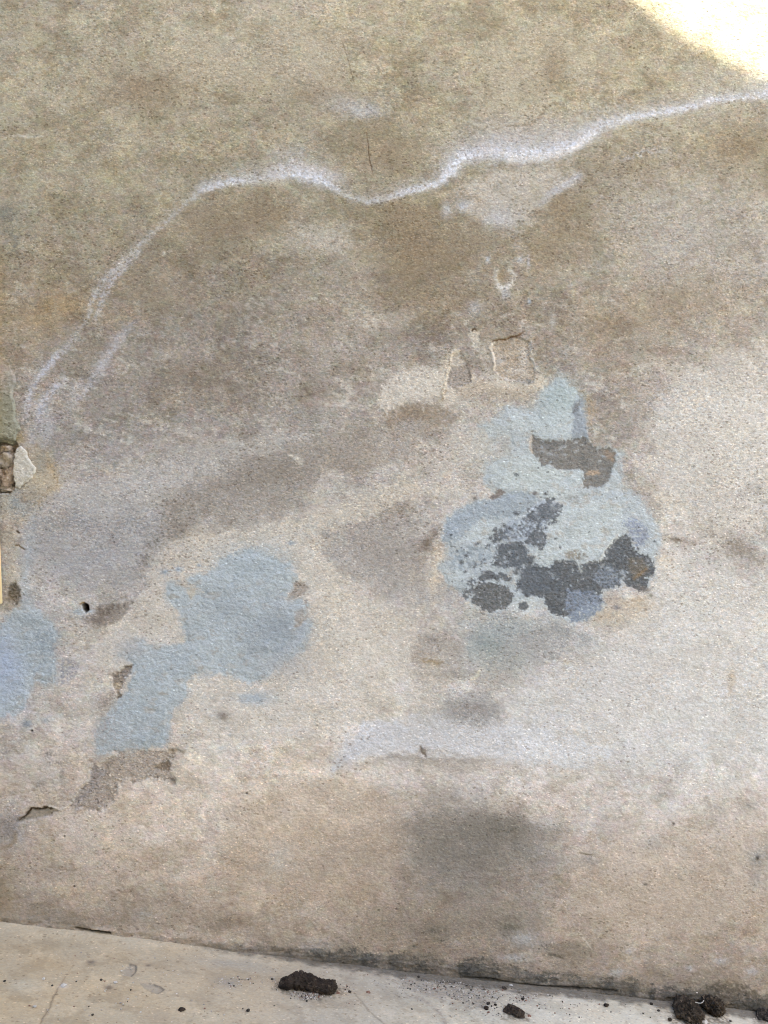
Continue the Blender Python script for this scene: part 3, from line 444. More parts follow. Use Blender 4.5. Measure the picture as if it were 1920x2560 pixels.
# B: tones
wc.blob(10, 1440, 40, 70, (170, 182, 204), .6, sc=30); wc.blob(95, 1390, 40, 40, (148, 158, 166), .6, sc=20, lace=(8, -.3, .5)); wc.blob(70, 1340, 44, 16, (152, 160, 166), .4, sc=14)
wc.poly(tile(0, 2, [(255, 650), (290, 630), (330, 640), (345, 670), (325, 710), (290, 740), (255, 760), (250, 700)]), (146, 146, 154), .65, 4, 6, 7, seed=108, lace=(6, -.1, .3))
# C: tones
wc.blob(1210, 860, 46, 40, (166, 180, 184), .6, sc=16); wc.blob(1190, 900, 40, 30, (176, 186, 190), .5, sc=16)
wc.poly(W1([(975, 280), (1010, 240), (1050, 260), (1020, 320), (1050, 360), (1060, 500), (1050, 540), (960, 530), (960, 460), (975, 380), (955, 330)]), (146, 154, 164), .8, 4, 5, 8, seed=109)
wc.poly(W1([(975, 290), (1010, 270), (1000, 330), (960, 350)]), (112, 114, 116), .7, 3, 3, 5, seed=110); wc.line(W1([(1000, 205), (1030, 205), (1045, 230), (1020, 240), (1000, 225)]), (110, 98, 80), .5, 1.6, 1, 4)
wc.poly(W1([(1060, 230), (1110, 260), (1120, 360), (1080, 460), (1060, 400), (1050, 320)]), (182, 158, 128), .55, 8, 6, 10, seed=111, lace=(8, -.1, .5))
wc.blob(1065, 960, 50, 60, (184, 190, 190), .4, sc=18); wc.blob(1140, 1030, 60, 30, (186, 194, 194), .5)
wc.poly(W2([(150, 300), (240, 240), (320, 195), (420, 180), (580, 120), (720, 150), (720, 210), (640, 270), (560, 300), (480, 300), (380, 300), (290, 360), (230, 440), (150, 460), (120, 440)]), (158, 168, 178), .85, 3, 9, 10, seed=112, octv=6, lace=(6, -.5, .3))
wc.poly(W2([(740, 180), (800, 175), (900, 220), (800, 330), (790, 480), (700, 480), (560, 450), (470, 440), (500, 360), (560, 310), (640, 300), (690, 240)]), (164, 174, 190), .7, 5, 7, 10, seed=113, lace=(12, -.3, .4))
K = dict(w=1.6, a=9, sc=8, octv=6, grain=.95, dots=.4)
wc.poly(W2([(740, 220), (780, 200), (800, 160), (835, 170), (840, 205), (890, 215), (880, 260), (850, 310), (780, 310), (740, 330), (650, 300), (680, 260)]), DBL, .85, seed=114, lace=(16, -.45, .25), **K)
wc.poly(W2([(450, 375), (500, 355), (530, 400), (570, 430), (480, 455), (450, 440)]), DRK, .8, seed=115, lace=(9, -.2, .25), **K)
wc.poly(W2([(700, 390), (740, 340), (780, 400), (795, 460), (765, 500), (700, 475), (650, 450)]), DRK, .8, seed=116, lace=(12, -.35, .25), **K)
wc.poly(W2([(480, 480), (560, 455), (640, 460), (670, 520), (680, 570), (640, 620), (590, 615), (520, 620), (440, 600), (480, 560)]), DBL, .9, seed=117, **K)
wc.poly(W2([(190, 520), (280, 470), (420, 490), (440, 540), (380, 600), (240, 640), (170, 620)]), (146, 156, 166), .75, seed=118, lace=(11, -.05, .35), w=3, a=6, sc=9)
wc.poly(W2([(350, 680), (380, 640), (440, 640), (470, 670), (490, 645), (560, 680), (560, 710), (490, 700), (440, 700), (360, 705)]), DRK, .85, seed=119, **K)
wc.poly(W2([(320, 760), (360, 720), (430, 715), (540, 740), (585, 810), (540, 870), (420, 910), (360, 870), (310, 850), (320, 800)]), (99, 100, 101), .9, seed=120, w=1.6, a=7, sc=8, octv=6, lace=(6, -.6, .2), grain=.95, dots=.4)
wc.poly(W2([(250, 780), (310, 690), (345, 700), (315, 760), (290, 820), (250, 820)]), DRK, .75, seed=121, lace=(8, -.15, .25), **K)
wc.poly(W2([(610, 850), (660, 840), (680, 870), (650, 895), (610, 885)]), DRK, .85, seed=122, w=2, a=3, sc=6); wc.blob(*W2([(597, 655)])[0], 5, 4, DRK, .8, pw=3); wc.blob(*W2([(690, 580)])[0], 8, 6, DRK, .8, pw=3)
wc.poly(W2([(850, 570), (900, 580), (960, 570), (1000, 600), (1080, 580), (1150, 570), (1190, 490), (1260, 420), (1310, 400), (1350, 440), (1350, 500), (1400, 530), (1450, 540), (1490, 590), (1490, 660), (1440, 680), (1450, 750), (1390, 770), (1330, 740), (1280, 700), (1260, 740), (1160, 770), (1110, 830), (1040, 860), (930, 930), (880, 940), (820, 910), (780, 850), (780, 810), (720, 800), (650, 810), (640, 770), (600, 750), (600, 720), (650, 690), (630, 640), (650, 590), (700, 580), (690, 620), (760, 620), (820, 620)]), DRK, .92, seed=123, w=1.6, a=8, sc=9, octv=6, lace=(10, -.62, .2), grain=.95, dots=.35, dh=-.0006)
wc.poly(W2([(640, 620), (760, 630), (820, 650), (800, 760), (660, 800), (610, 740)]), (108, 114, 124), .7, seed=124, w=8, a=6, sc=10); wc.poly(W2([(930, 760), (1100, 780), (1175, 820), (1130, 900), (1060, 960), (960, 978), (920, 900)]), (132, 142, 158), .9, seed=125, w=3, a=10, sc=10, octv=6, lace=(5, -.32, .3))
wc.poly(W2([(1100, 640), (1200, 600), (1260, 650), (1275, 720), (1200, 750), (1110, 720)]), (136, 146, 160), .8, seed=126, w=3, a=9, sc=8, octv=6, lace=(5, -.15, .25)); wc.line(W2([(1000, 590), (1010, 630), (1020, 645)]), (196, 200, 198), .8, 3, 2, 5); wc.line(W2([(1290, 640), (1300, 680), (1280, 700)]), (180, 188, 196), .8, 4, 3, 5)
wc.line(W2([(1140, 570), (1170, 500), (1210, 450), (1260, 405)]), (204, 204, 200), .75, 2.6, 1, 5, dh=.0012)
wc.poly(W2([(905, 520), (960, 500), (1030, 520), (1060, 550), (1000, 570), (930, 560)]), (136, 128, 116), .7, seed=127, w=3, a=5, sc=8, lace=(7, -.2, .3)); wc.poly(W2([(920, 170), (980, 150), (1020, 170), (980, 200), (930, 200)]), (140, 140, 140), .6, seed=128, w=3, a=4, sc=6, lace=(6, -.1, .4))
wc.poly(W2([(1290, 330), (1360, 290), (1440, 350), (1455, 400), (1420, 470), (1380, 500), (1350, 440)]), (144, 152, 172), .8, seed=129, w=3, a=10, sc=9, octv=6, lace=(5, -.15, .25)); wc.line(W2([(1380, 360), (1430, 400), (1400, 460)]), (120, 126, 142), .6, 5, 3, 7, lace=(6, -.1, .4))
wc.poly(W2([(420, 170), (470, 130), (490, 110), (525, 130), (500, 160), (440, 180)]), (126, 116, 110), .85, seed=130, w=2, a=4, sc=6); wc.blob(*W2([(330, 170)])[0], 6, 5, (128, 122, 118), .7); wc.blob(*W2([(718, 140)])[0], 5, 5, (110, 108, 108), .85, pw=3)
wc.poly(W1([(700, 480), (760, 520), (900, 525), (1040, 500), (1070, 540), (1130, 580), (1200, 570), (1240, 600), (1240, 660), (1215, 720), (1190, 790), (1160, 815), (1030, 830), (1035, 720), (980, 700), (920, 715), (860, 700), (810, 680), (760, 690), (740, 640), (695, 600), (690, 540)]), (119, 116, 112), .88, seed=131, w=2.2, a=6, sc=8, octv=6, grain=.95, dots=.4, dh=-.0012)
wc.poly(W1([(780, 525), (900, 530), (960, 560), (900, 590), (800, 580)]), (112, 112, 112), .6, seed=132, w=8, a=6, sc=10); wc.poly(W1([(1060, 720), (1120, 710), (1150, 730), (1100, 750), (1050, 745)]), (186, 164, 142), .7, seed=133, w=2, a=4, sc=6); wc.poly(W1([(1160, 580), (1240, 600), (1230, 660), (1180, 640)]), (158, 138, 120), .6, seed=134, w=4, a=5, sc=6); wc.line(W1([(695, 500), (685, 560), (700, 600)]), (190, 170, 150), .6, 3, 1.5, 5)
wc.poly(W2([(1320, 560), (1420, 560), (1450, 640), (1380, 690), (1330, 640)]), (126, 116, 102), .6, seed=135, w=6, a=6, sc=10); wc.line(W2([(1360, 690), (1400, 660), (1440, 630)]), (150, 122, 90), .6, 4, 3, 6)
for (x, y, rx, ry, c) in [(1320, 810, 30, 20, (206, 208, 206)), (1250, 880, 28, 12, (116, 114, 122)), (1230, 820, 50, 40, (178, 168, 160)), (1420, 760, 40, 20, (112, 106, 102)), (1390, 830, 50, 30, (186, 172, 154)), (1470, 800, 16, 14, (140, 134, 120)), (1440, 890, 12, 8, (130, 118, 104))]:
    p = W2([(x, y)])[0]; wc.blob(p[0], p[1], rx / 3, ry / 3, c, .8, sc=5, a=.5)
sl = wc.box(PC2 + PC1, 20); dk = np.clip((150 - wc.C[sl][..., 1]) / 40, 0, 1) * sstep(-.1, .6, fbm(U[sl] / 7, V[sl] / 5, 4, 171)) * .4
wc.C[sl] += (np.array((150, 154, 160), np.float32) - wc.C[sl]) * dk[..., None]
for k in range(26):                                             # trowel drag in the smooth cement
    x0 = random.uniform(1180, 1370); y0 = random.uniform(1110, 1195); ln = random.uniform(20, 60)
    wc.line([(x0, y0, 1, .3), (x0 + ln * .5, y0 - ln * .06), (x0 + ln, y0 - ln * .15, 1, .3)], (172, 174, 172) if k % 2 else (192, 198, 200), .35, 1.8, .6, 10, dh=.0003 if k % 2 else -.0003)

wc.poly(W2([(470, 480), (560, 450), (670, 500), (690, 580), (830, 620), (900, 640), (900, 760), (700, 800), (600, 740), (640, 660), (560, 620), (440, 600)]), (98, 103, 109), .75, 3, 11, 10, seed=136, octv=6, lace=(7, -.25, .25), grain=.9)
wc.poly(W2([(640, 300), (740, 230), (800, 190), (890, 220), (870, 290), (790, 330), (760, 420), (700, 470), (640, 430), (560, 430), (480, 440), (500, 370), (600, 330)]), (104, 109, 116), .7, 3, 11, 9, seed=137, octv=6, lace=(6, .0, .2), grain=.9)
wc.line(W2([(860, 560), (900, 580), (1000, 600), (1090, 575), (1150, 572), (1200, 490), (1262, 418), (1312, 398)]), (206, 209, 209), .5, 2.2, 3, 6, lace=(6, -.1, .3), dh=.001)
random.seed(77)
for k in range(150):
    cx_, cy_, sx_, sy_ = random.choice([(1265, 1235, 70, 34), (1035, 1270, 40, 34), (1110, 1190, 46, 40), (1155, 1110, 46, 30), (1375, 1220, 30, 40), (1225, 980, 46, 26), (1040, 1200, 40, 26)])
    x_, y_ = random.gauss(cx_, sx_), random.gauss(cy_, sy_); r_ = random.choice([1.3, 1.6, 2.2, 3, 4])
    i_ = min(np.searchsorted(va, y_), len(va) - 1); j_ = min(np.searchsorted(ua, x_), len(ua) - 1)
    if cm[i_, j_] < .3: continue
    lt = wc.C[i_, j_, 1] > 140
    wc.blob(x_, y_, r_ * random.uniform(.8, 1.8), r_, DRK if lt else (168, 176, 184), .7 if lt else .55, a=1.0, sc=r_ * .7, rot=random.uniform(-.6, .6), pw=3)

# ---- base of the wall: damp, moss, dirt, and a gap shadow painted dark
def base_v(u): return 1984 + (u) * 0.1146
bu = base_v(U)
nz = fbm(U / 26, V / 12, 4, 140); nz2 = fbm(U / 80, V / 60, 3, 141)
thick = np.interp(U, [0, 300, 560, 760, 860, 1000, 1150, 1300, 1450, 1600, 1660, 3000], [2, 3, 5, 14, 26, 30, 24, 24, 16, 20, 26, 26])
m = sstep(-.2, .35, (thick * (1 + .6 * nz2) - (bu - V)) / 15 + .9 * nz + .5 * fbm(U / 5, V / 4, 3, 143)) * sstep(300, 800, U) * .92 * (.35 + .65 * sstep(-.25, .25, fbm(U / 70, V / 400, 4, 146)))
wc.put((slice(None), slice(None)), m, (74, 73, 70), 0, 1.2, .4)
m2 = np.clip(np.exp(-np.clip((bu - V) / 60, 0, None) ** 1.0) * (.4 + .5 * nz2), 0, .45)
wc.put((slice(None), slice(None)), m2, (134, 122, 106), 0, None, None)
wc.poly(tile(1, 3, [(1360, 1010), (1380, 950), (1430, 920), (1520, 930), (1600, 950), (1659, 1010), (1700, 1040), (1500, 1040)]), (88, 80, 68), .7, 5, 8, 10, seed=142, lace=(7, -.25, .4))
m = sstep(.0, .3, fbm(U / 17, V / 8, 6, 144, .65) + .75 * sstep(34, 0, bu - V) - .35) * sstep(560, 760, U) * sstep(60, 25, bu - V) * .62 * (.25 + .75 * sstep(-.15, .3, fbm(U / 55, V / 300, 4, 145)))
wc.put((slice(None), slice(None)), m, (60, 60, 57), .0006, 1.3, .2)
for (x, y, rx, ry) in [(740, 790, 60, 14), (1040, 760, 20, 8), (1520, 790, 40, 24), (1600, 820, 60, 24), (1360, 790, 30, 10)]:
    p = tile(0, 3, [(x, y)])[0]; wc.blob(p[0], p[1], rx / 2, ry / 2, (74, 74, 70), .55, sc=8, a=.6, lace=(5, -.1, .4))
for (x, y, rx, ry) in [(700, 885, 50, 10), (800, 895, 30, 10), (1420, 950, 50, 14), (640, 920, 60, 8), (540, 690, 26, 16), (700, 770, 26, 16), (250, 745, 20, 10), (130, 770, 14, 8), (520, 725, 14, 8), (210, 700, 20, 10), (740, 810, 40, 8)]:
    p = tile(1, 3, [(x, y)])[0]; wc.blob(p[0], p[1], rx / 2, ry / 2, (88, 84, 74), .6, sc=7, a=.6, lace=(5, -.1, .4))
for (x, y, rx, ry) in [(1060, 790, 16, 14), (1320, 865, 18, 12), (1010, 885, 30, 14), (1460, 835, 30, 14), (1590, 880, 24, 16), (600, 740, 60, 30), (560, 820, 60, 16)]:
    p = tile(1, 3, [(x, y)])[0]; wc.blob(p[0], p[1], rx / 2, ry / 2, (176, 176, 178), .5, sc=6, a=.6, dh=.001)
wc.line(tile(0, 3, [(330, 690, .6, .8), (380, 703), (430, 708), (472, 713)]), (52, 44, 36), .9, 3, .8, 6, dh=-.009)  # shadow in the gap at the foot, painted as a dark line
wc.line(tile(0, 3, [(400, 695, 1, .5), (450, 697), (495, 705, 1, 1)]), (190, 172, 156), .6, 3.5, 1, 5, dh=.003)
wc.line(tile(1, 3, [(340, 902, .5, .6), (450, 910), (560, 930, .7, .8), (700, 945), (800, 948), (1000, 962, .7, .7)]), (44, 42, 38), .8, 3, 1.5, 8, dh=-.006)
lf = sstep(22, 0, bu - V) * .0016 * (1 + 1.2 * nz); wc.H += lf          # plaster swells out at its foot
wc.H += .00042 * (perlin(U / 3.4, V / 3.2, 150) * np.clip(wc.G, .3, 1.4)).astype(np.float32)

# ------------------------------------------------------------------ materials
def mat_new(name):
    m = bpy.data.materials.new(name); m.use_nodes = True
    nt = m.node_tree; nt.nodes.clear()
    o = nt.nodes.new('ShaderNodeOutputMaterial'); b = nt.nodes.new('ShaderNodeBsdfPrincipled')
    nt.links.new(b.outputs[0], o.inputs[0]); b.inputs['Specular IOR Level'].default_value = .25
    return m, nt, b
def N(nt, t, **k):
    n = nt.nodes.new(t)
    for a, v in k.items():
        if a.startswith('i_'): n.inputs[int(a[2:])].default_value = v
        else: setattr(n, a, v)
    return n
def mathn(nt, op, a, b=None, c=None, clamp=False):
    n = nt.nodes.new('ShaderNodeMath'); n.operation = op; n.use_clamp = clamp
    for i, v in enumerate((a, b, c)):
        if v is None: continue
        if isinstance(v, (int, float)): n.inputs[i].default_value = v
        else: nt.links.new(v, n.inputs[i])
    return n.outputs[0]
def mixc(nt, fac, a, b, mode='MIX'):
    n = nt.nodes.new('ShaderNodeMix'); n.data_type = 'RGBA'; n.blend_type = mode; n.clamp_factor = True
    for s, v in ((n.inputs[0], fac), (n.inputs[6], a), (n.inputs[7], b)):
        if isinstance(v, (int, float)): s.default_value = v
        elif isinstance(v, tuple): s.default_value = v
        else: nt.links.new(v, s)
    return n.outputs[2]

def plaster_mat(name, contrast=.36, bump=.55, rough=.92, scale=1.0):
    """mineral surface: traced tone, sand grain, dark pits, pale grains, all in object space"""
    m, nt, b = mat_new(name); L = nt.links.new
    tc = N(nt, 'ShaderNodeTexCoord'); mp = N(nt, 'ShaderNodeMapping'); mp.inputs['Scale'].default_value = (.72, 1.0, 1.12); mp.inputs['Rotation'].default_value = (0, math.radians(9), 0); L(tc.outputs['Object'], mp.inputs[0])
    wn_ = N(nt, 'ShaderNodeTexNoise'); wn_.inputs['Scale'].default_value = 520; wn_.inputs['Detail'].default_value = 1; L(tc.outputs['Object'], wn_.inputs['Vector'])
    va_ = N(nt, 'ShaderNodeVectorMath', operation='MULTIPLY_ADD'); L(wn_.outputs['Color'], va_.inputs[0]); va_.inputs[1].default_value = (.0026, .0026, .0026); L(mp.outputs[0], va_.inputs[2]); co = va_.outputs[0]
    at = N(nt, 'ShaderNodeAttribute', attribute_name='Col'); gr = N(nt, 'ShaderNodeAttribute', attribute_name='grain'); dt = N(nt, 'ShaderNodeAttribute', attribute_name='pits')
    def noise(sc, det=2, ro=.6):
        n = N(nt, 'ShaderNodeTexNoise'); n.inputs['Scale'].default_value = sc * scale; n.inputs['Detail'].default_value = det; n.inputs['Roughness'].default_value = ro
        L(co, n.inputs['Vector']); return n
    def vor(sc):
        n = N(nt, 'ShaderNodeTexVoronoi'); n.inputs['Scale'].default_value = sc * scale; L(co, n.inputs['Vector']); return n
    n1 = noise(430, 3); n2 = noise(160, 3); nc = noise(300, 2)
    v1 = vor(330); v2 = vor(250); v3 = vor(300)
    s1 = N(nt, 'ShaderNodeSeparateColor'); L(v1.outputs['Color'], s1.inputs[0])
    s2 = N(nt, 'ShaderNodeSeparateColor'); L(v2.outputs['Color'], s2.inputs[0])
    s3 = N(nt, 'ShaderNodeSeparateColor'); L(v3.outputs['Color'], s3.inputs[0])
    # grain: cell-to-cell value + noise
    g = mathn(nt, 'ADD', mathn(nt, 'MULTIPLY', mathn(nt, 'SUBTRACT', s1.outputs[0], .5), .55), mathn(nt, 'MULTIPLY', mathn(nt, 'SUBTRACT', n1.outputs[0], .5), 1.5))
    g = mathn(nt, 'ADD', g, mathn(nt, 'MULTIPLY', mathn(nt, 'SUBTRACT', n2.outputs[0], .5), .5))
    f = mathn(nt, 'ADD', mathn(nt, 'MULTIPLY', mathn(nt, 'MULTIPLY', g, gr.outputs['Fac']), contrast * 1.6), 1.0)
    f = mathn(nt, 'MAXIMUM', f, .3)
    cc = N(nt, 'ShaderNodeCombineColor')
    for i in range(3): L(f, cc.inputs[i])
    c = mixc(nt, 1.0, at.outputs['Color'], cc.outputs[0], 'MULTIPLY')
    # warm / cool sand colours
    hue = N(nt, 'ShaderNodeValToRGB'); L(nc.outputs[0], hue.inputs[0])
    hue.color_ramp.elements[0].position = .32; hue.color_ramp.elements[0].color = (1.13, 1.0, .86, 1)
    hue.color_ramp.elements[1].position = .68; hue.color_ramp.elements[1].color = (.92, 1.0, 1.09, 1)
    c = mixc(nt, mathn(nt, 'MULTIPLY', gr.outputs['Fac'], .6, clamp=True), c, mixc(nt, 1.0, c, hue.outputs[0], 'MULTIPLY'))
    # dark pits
    cl = noise(55, 2); pd = mathn(nt, 'MULTIPLY', dt.outputs['Fac'], mathn(nt, 'MULTIPLY_ADD', cl.outputs[0], 1.5, -.42, clamp=True))
    pit = mathn(nt, 'MULTIPLY', mathn(nt, 'GREATER_THAN', s2.outputs[1], mathn(nt, 'SUBTRACT', 1.0, mathn(nt, 'MULTIPLY', pd, .62))),
                mathn(nt, 'MULTIPLY_ADD', v2.outputs['Distance'], -5.0, 2.6, clamp=True))
    c = mixc(nt, mathn(nt, 'MULTIPLY', pit, .5), c, mixc(nt, 1.0, c, (.40, .34, .28, 1), 'MULTIPLY'))
    # pale grains
    pg = mathn(nt, 'MULTIPLY', mathn(nt, 'GREATER_THAN', s3.outputs[2], mathn(nt, 'SUBTRACT', 1.0, mathn(nt, 'MULTIPLY', gr.outputs['Fac'], .09))),
               mathn(nt, 'MULTIPLY_ADD', v3.outputs['Distance'], -6.0, 2.6, clamp=True))
    c = mixc(nt, mathn(nt, 'MULTIPLY', pg, .7), c, mixc(nt, .85, c, mixc(nt, 1.0, at.outputs['Color'], (1.75, 1.7, 1.62, 1), 'MULTIPLY')))
    L(c, b.inputs['Base Color']); b.inputs['Roughness'].default_value = rough
    hgt = mathn(nt, 'ADD', mathn(nt, 'MULTIPLY', n1.outputs[0], .8), mathn(nt, 'MULTIPLY', n2.outputs[0], .55))
    hgt = mathn(nt, 'SUBTRACT', mathn(nt, 'ADD', hgt, mathn(nt, 'MULTIPLY', pg, .35)), mathn(nt, 'MULTIPLY', pit, .5))
    bp = N(nt, 'ShaderNodeBump'); bp.inputs['Distance'].default_value = .0021; bp.inputs['Strength'].default_value = bump
    L(hgt, bp.inputs['Height']); L(bp.outputs[0], b.inputs['Normal'])
    return m

M_PLASTER = plaster_mat('weathered sand plaster')
M_CEMENT = plaster_mat('trowelled grey cement', contrast=.36, bump=.65)
M_PAVE = plaster_mat('worn pavement screed', contrast=.26, bump=.35, rough=.8)

def rock_mat(name, c1, c2, rough=.95, sc=90, bump=.8):
    m, nt, b = mat_new(name); L = nt.links.new
    tc = N(nt, 'ShaderNodeTexCoord')
    n = N(nt, 'ShaderNodeTexNoise'); n.inputs['Scale'].default_value = sc; n.inputs['Detail'].default_value = 5; L(tc.outputs['Object'], n.inputs['Vector'])
    v = N(nt, 'ShaderNodeTexVoronoi'); v.inputs['Scale'].default_value = sc * 4; L(tc.outputs['Object'], v.inputs['Vector'])
    r = N(nt, 'ShaderNodeValToRGB'); L(n.outputs[0], r.inputs[0])
    r.color_ramp.elements[0].position = .3; r.color_ramp.elements[0].color = tuple(c1) + (1,)
    r.color_ramp.elements[1].position = .72; r.color_ramp.elements[1].color = tuple(c2) + (1,)
    s = N(nt, 'ShaderNodeSeparateColor'); L(v.outputs['Color'], s.inputs[0])
    sp = mathn(nt, 'GREATER_THAN', s.outputs[0], .94)
    c = mixc(nt, mathn(nt, 'MULTIPLY', sp, .35), r.outputs[0], (min(c2[0] * 4, .6), min(c2[1] * 4, .55), min(c2[2] * 4, .5), 1))
    L(c, b.inputs['Base Color']); b.inputs['Roughness'].default_value = rough
    bp = N(nt, 'ShaderNodeBump'); bp.inputs['Distance'].default_value = .003; bp.inputs['Strength'].default_value = bump
    L(mathn(nt, 'ADD', n.outputs[0], mathn(nt, 'MULTIPLY', v.outputs['Distance'], .6)), bp.inputs['Height']); L(bp.outputs[0], b.inputs['Normal'])
    return m
M_DIRT = rock_mat('dark crumbly soil', (.014, .010, .008), (.050, .038, .028))
M_DIRT2 = rock_mat('dry brown soil', (.022, .017, .012), (.066, .052, .037))
M_CRUMB = rock_mat('dark crumb', (.03, .026, .022), (.08, .07, .06), sc=300)
M_PALE = rock_mat('pale plaster chip', (.55, .53, .50), (.75, .73, .70), sc=300)
M_RED = rock_mat('reddish pebble', (.20, .10, .07), (.36, .22, .17), sc=300)
M_BRICK = rock_mat('pinkish rubble stone', (.30, .25, .22), (.50, .44, .39), sc=70)
M_GREYST = rock_mat('grey rubble mortar', (.28, .26, .245), (.50, .47, .44), sc=60)
M_WOOD, _nt, _b = mat_new('cream paint'); 
_n = N(_nt, 'ShaderNodeTexNoise'); _n.inputs['Scale'].default_value = 60
_r = N(_nt, 'ShaderNodeValToRGB'); _nt.links.new(_n.outputs[0], _r.inputs[0]); _r.color_ramp.elements[0].color = (.70, .55, .28, 1); _r.color_ramp.elements[1].color = (.80, .66, .38, 1)
_nt.links.new(_r.outputs[0], _b.inputs['Base Color']); _b.inputs['Roughness'].default_value = .45
M_METAL, _nt, _b = mat_new('dull steel'); _b.inputs['Base Color'].default_value = (.35, .34, .33, 1); _b.inputs['Metallic'].default_value = .9; _b.inputs['Roughness'].default_value = .45
_n = N(_nt, 'ShaderNodeTexNoise'); _n.inputs['Scale'].default_value = 400
_r = N(_nt, 'ShaderNodeValToRGB'); _nt.links.new(_n.outputs[0], _r.inputs[0]); _r.color_ramp.elements[0].color = (.22, .20, .18, 1); _r.color_ramp.elements[1].color = (.42, .41, .40, 1); _nt.links.new(_r.outputs[0], _b.inputs['Base Color'])
def plain_mat(name, c, rough=.9, sc=8, var=.12):
    m, nt, b = mat_new(name); tc = N(nt, 'ShaderNodeTexCoord'); n = N(nt, 'ShaderNodeTexNoise'); n.inputs['Scale'].default_value = sc; n.inputs['Detail'].default_value = 5
    nt.links.new(tc.outputs['Object'], n.inputs['Vector'])
    r = N(nt, 'ShaderNodeValToRGB'); nt.links.new(n.outputs[0], r.inputs[0]); r.color_ramp.elements[0].position = .3; r.color_ramp.elements[1].position = .7
    r.color_ramp.elements[0].color = tuple(v * (1 - var) for v in c) + (1,); r.color_ramp.elements[1].color = tuple(min(1, v * (1 + var)) for v in c) + (1,)
    nt.links.new(r.outputs[0], b.inputs['Base Color']); b.inputs['Roughness'].default_value = rough; return m

# ------------------------------------------------------------------ mesh helpers
def tag(o, label=None, cat=None, group=None, kind=None):
    for k, v in (('label', label), ('category', cat), ('group', group), ('kind', kind)):
        if v: o[k] = v
    return o
def link(name, me, parent=None, mat=None):
    o = bpy.data.objects.new(name, me); COL.objects.link(o)
    if parent: o.parent = parent
    if mat and me: me.materials.append(mat)
    return o
def sheet_mesh(name, co, quads, col, grain, pits):
    me = bpy.data.meshes.new(name); n = len(co); f = len(quads)
    me.vertices.add(n); me.vertices.foreach_set('co', co.astype(np.float32).ravel())
    me.loops.add(f * 4); me.loops.foreach_set('vertex_index', quads.astype(np.int32).ravel())
    me.polygons.add(f); me.polygons.foreach_set('loop_start', np.arange(0, f * 4, 4, dtype=np.int32))
    me.polygons.foreach_set('use_smooth', np.ones(f, bool))
    me.update(calc_edges=True)
    a = me.attributes.new('Col', 'FLOAT_COLOR', 'POINT'); a.data.foreach_set('color', np.concatenate([col, np.ones((n, 1))], 1).astype(np.float32).ravel())
    a = me.attributes.new('grain', 'FLOAT', 'POINT'); a.data.foreach_set('value', grain.astype(np.float32).ravel())
    a = me.attributes.new('pits', 'FLOAT', 'POINT'); a.data.foreach_set('value', pits.astype(np.float32).ravel())
    return me
def wall_xz(u, v): return (u - 829.5) * QM, CAMH + (1106 - v) * QM
def albedo(C): return np.clip(lin(C) * np.array(KALB), .01, .85)
WALB = albedo(wc.C)
def cells(mask):
    """quads whose four corners are all in mask -> (flat vertex ids used, quads re-indexed)"""
    h, w = mask.shape; idx = np.arange(h * w).reshape(h, w)
    ok = mask[:-1, :-1] & mask[1:, :-1] & mask[:-1, 1:] & mask[1:, 1:]
    q = np.stack([idx[:-1, :-1][ok], idx[1:, :-1][ok], idx[1:, 1:][ok], idx[:-1, 1:][ok]], 1)
    used, inv = np.unique(q, return_inverse=True)
    return used, inv.reshape(-1, 4)
def wall_part(name, mask, raise_, mat, parent, colour=None, grain=None):
    used, q = cells(mask)
    x, z = wall_xz(U.ravel()[used], V.ravel()[used])
    y = -(wc.H.ravel()[used] + raise_.ravel()[used])
    col = WALB.reshape(-1, 3)[used] if colour is None else colour.reshape(-1, 3)[used]
    me = sheet_mesh(name, np.stack([x, y, z], 1), q, col, (wc.G if grain is None else grain).ravel()[used], wc.D.ravel()[used])
    return link(name, me, parent, mat)

full = np.ones(U.shape, bool)
used, q = cells(full); x, z = wall_xz(U.ravel(), V.ravel())
wall = link('plaster_wall', sheet_mesh('plaster_wall', np.stack([x, -wc.H.ravel(), z], 1), q, WALB.reshape(-1, 3), wc.G.ravel(), wc.D.ravel()), None, M_PLASTER)
tag(wall, 'stained tan plaster wall with a white salt line and grey cement repairs above the pavement', 'wall')

def poly_field(pts, a, sc, seed, pad=30, octv=6):
    d = np.full(U.shape, -50.0); sl = wc.box(pts, pad)
    e, _, ins = seg_dist(U[sl], V[sl], pts, True); d[sl] = np.where(ins, e, -e) + a * fbm(U[sl] / sc, V[sl] / sc, octv, seed)
    return d
for (pl, a, sc, sd, lab, hh) in ((PA, 11, 13, 101, 'blue-grey patch of trowelled cement left of the middle', .0012), (PB, 11, 13, 102, 'blue-grey cement patch running out of the left edge', .0012)):
    d = poly_field(pl, a, sc, sd)
    r = -.0005 + hh * sstep(-1, 16, d) + .0004 * perlin(U / 4.3, V / 4.1, sd) * sstep(14, 2, d) + .0004 * fbm(U / 22, V / 14, 3, sd) * sstep(2, 12, d)
    tag(wall_part('cement_patch', d > -1.5, r, M_CEMENT, wall), lab)
d = np.maximum(poly_field(PC1, 12, 13, 103), poly_field(PC2, 12, 13, 104))
r = -.0005 + .0012 * sstep(-1, 16, d) + .0004 * perlin(U / 4.3, V / 4.1, 103) * sstep(14, 2, d) + .0004 * fbm(U / 22, V / 14, 3, 103) * sstep(2, 12, d)
tag(wall_part('cement_patch', d > -1.5, r, M_CEMENT, wall), 'large pale cement patch mottled with dark damp blotches right of the middle')

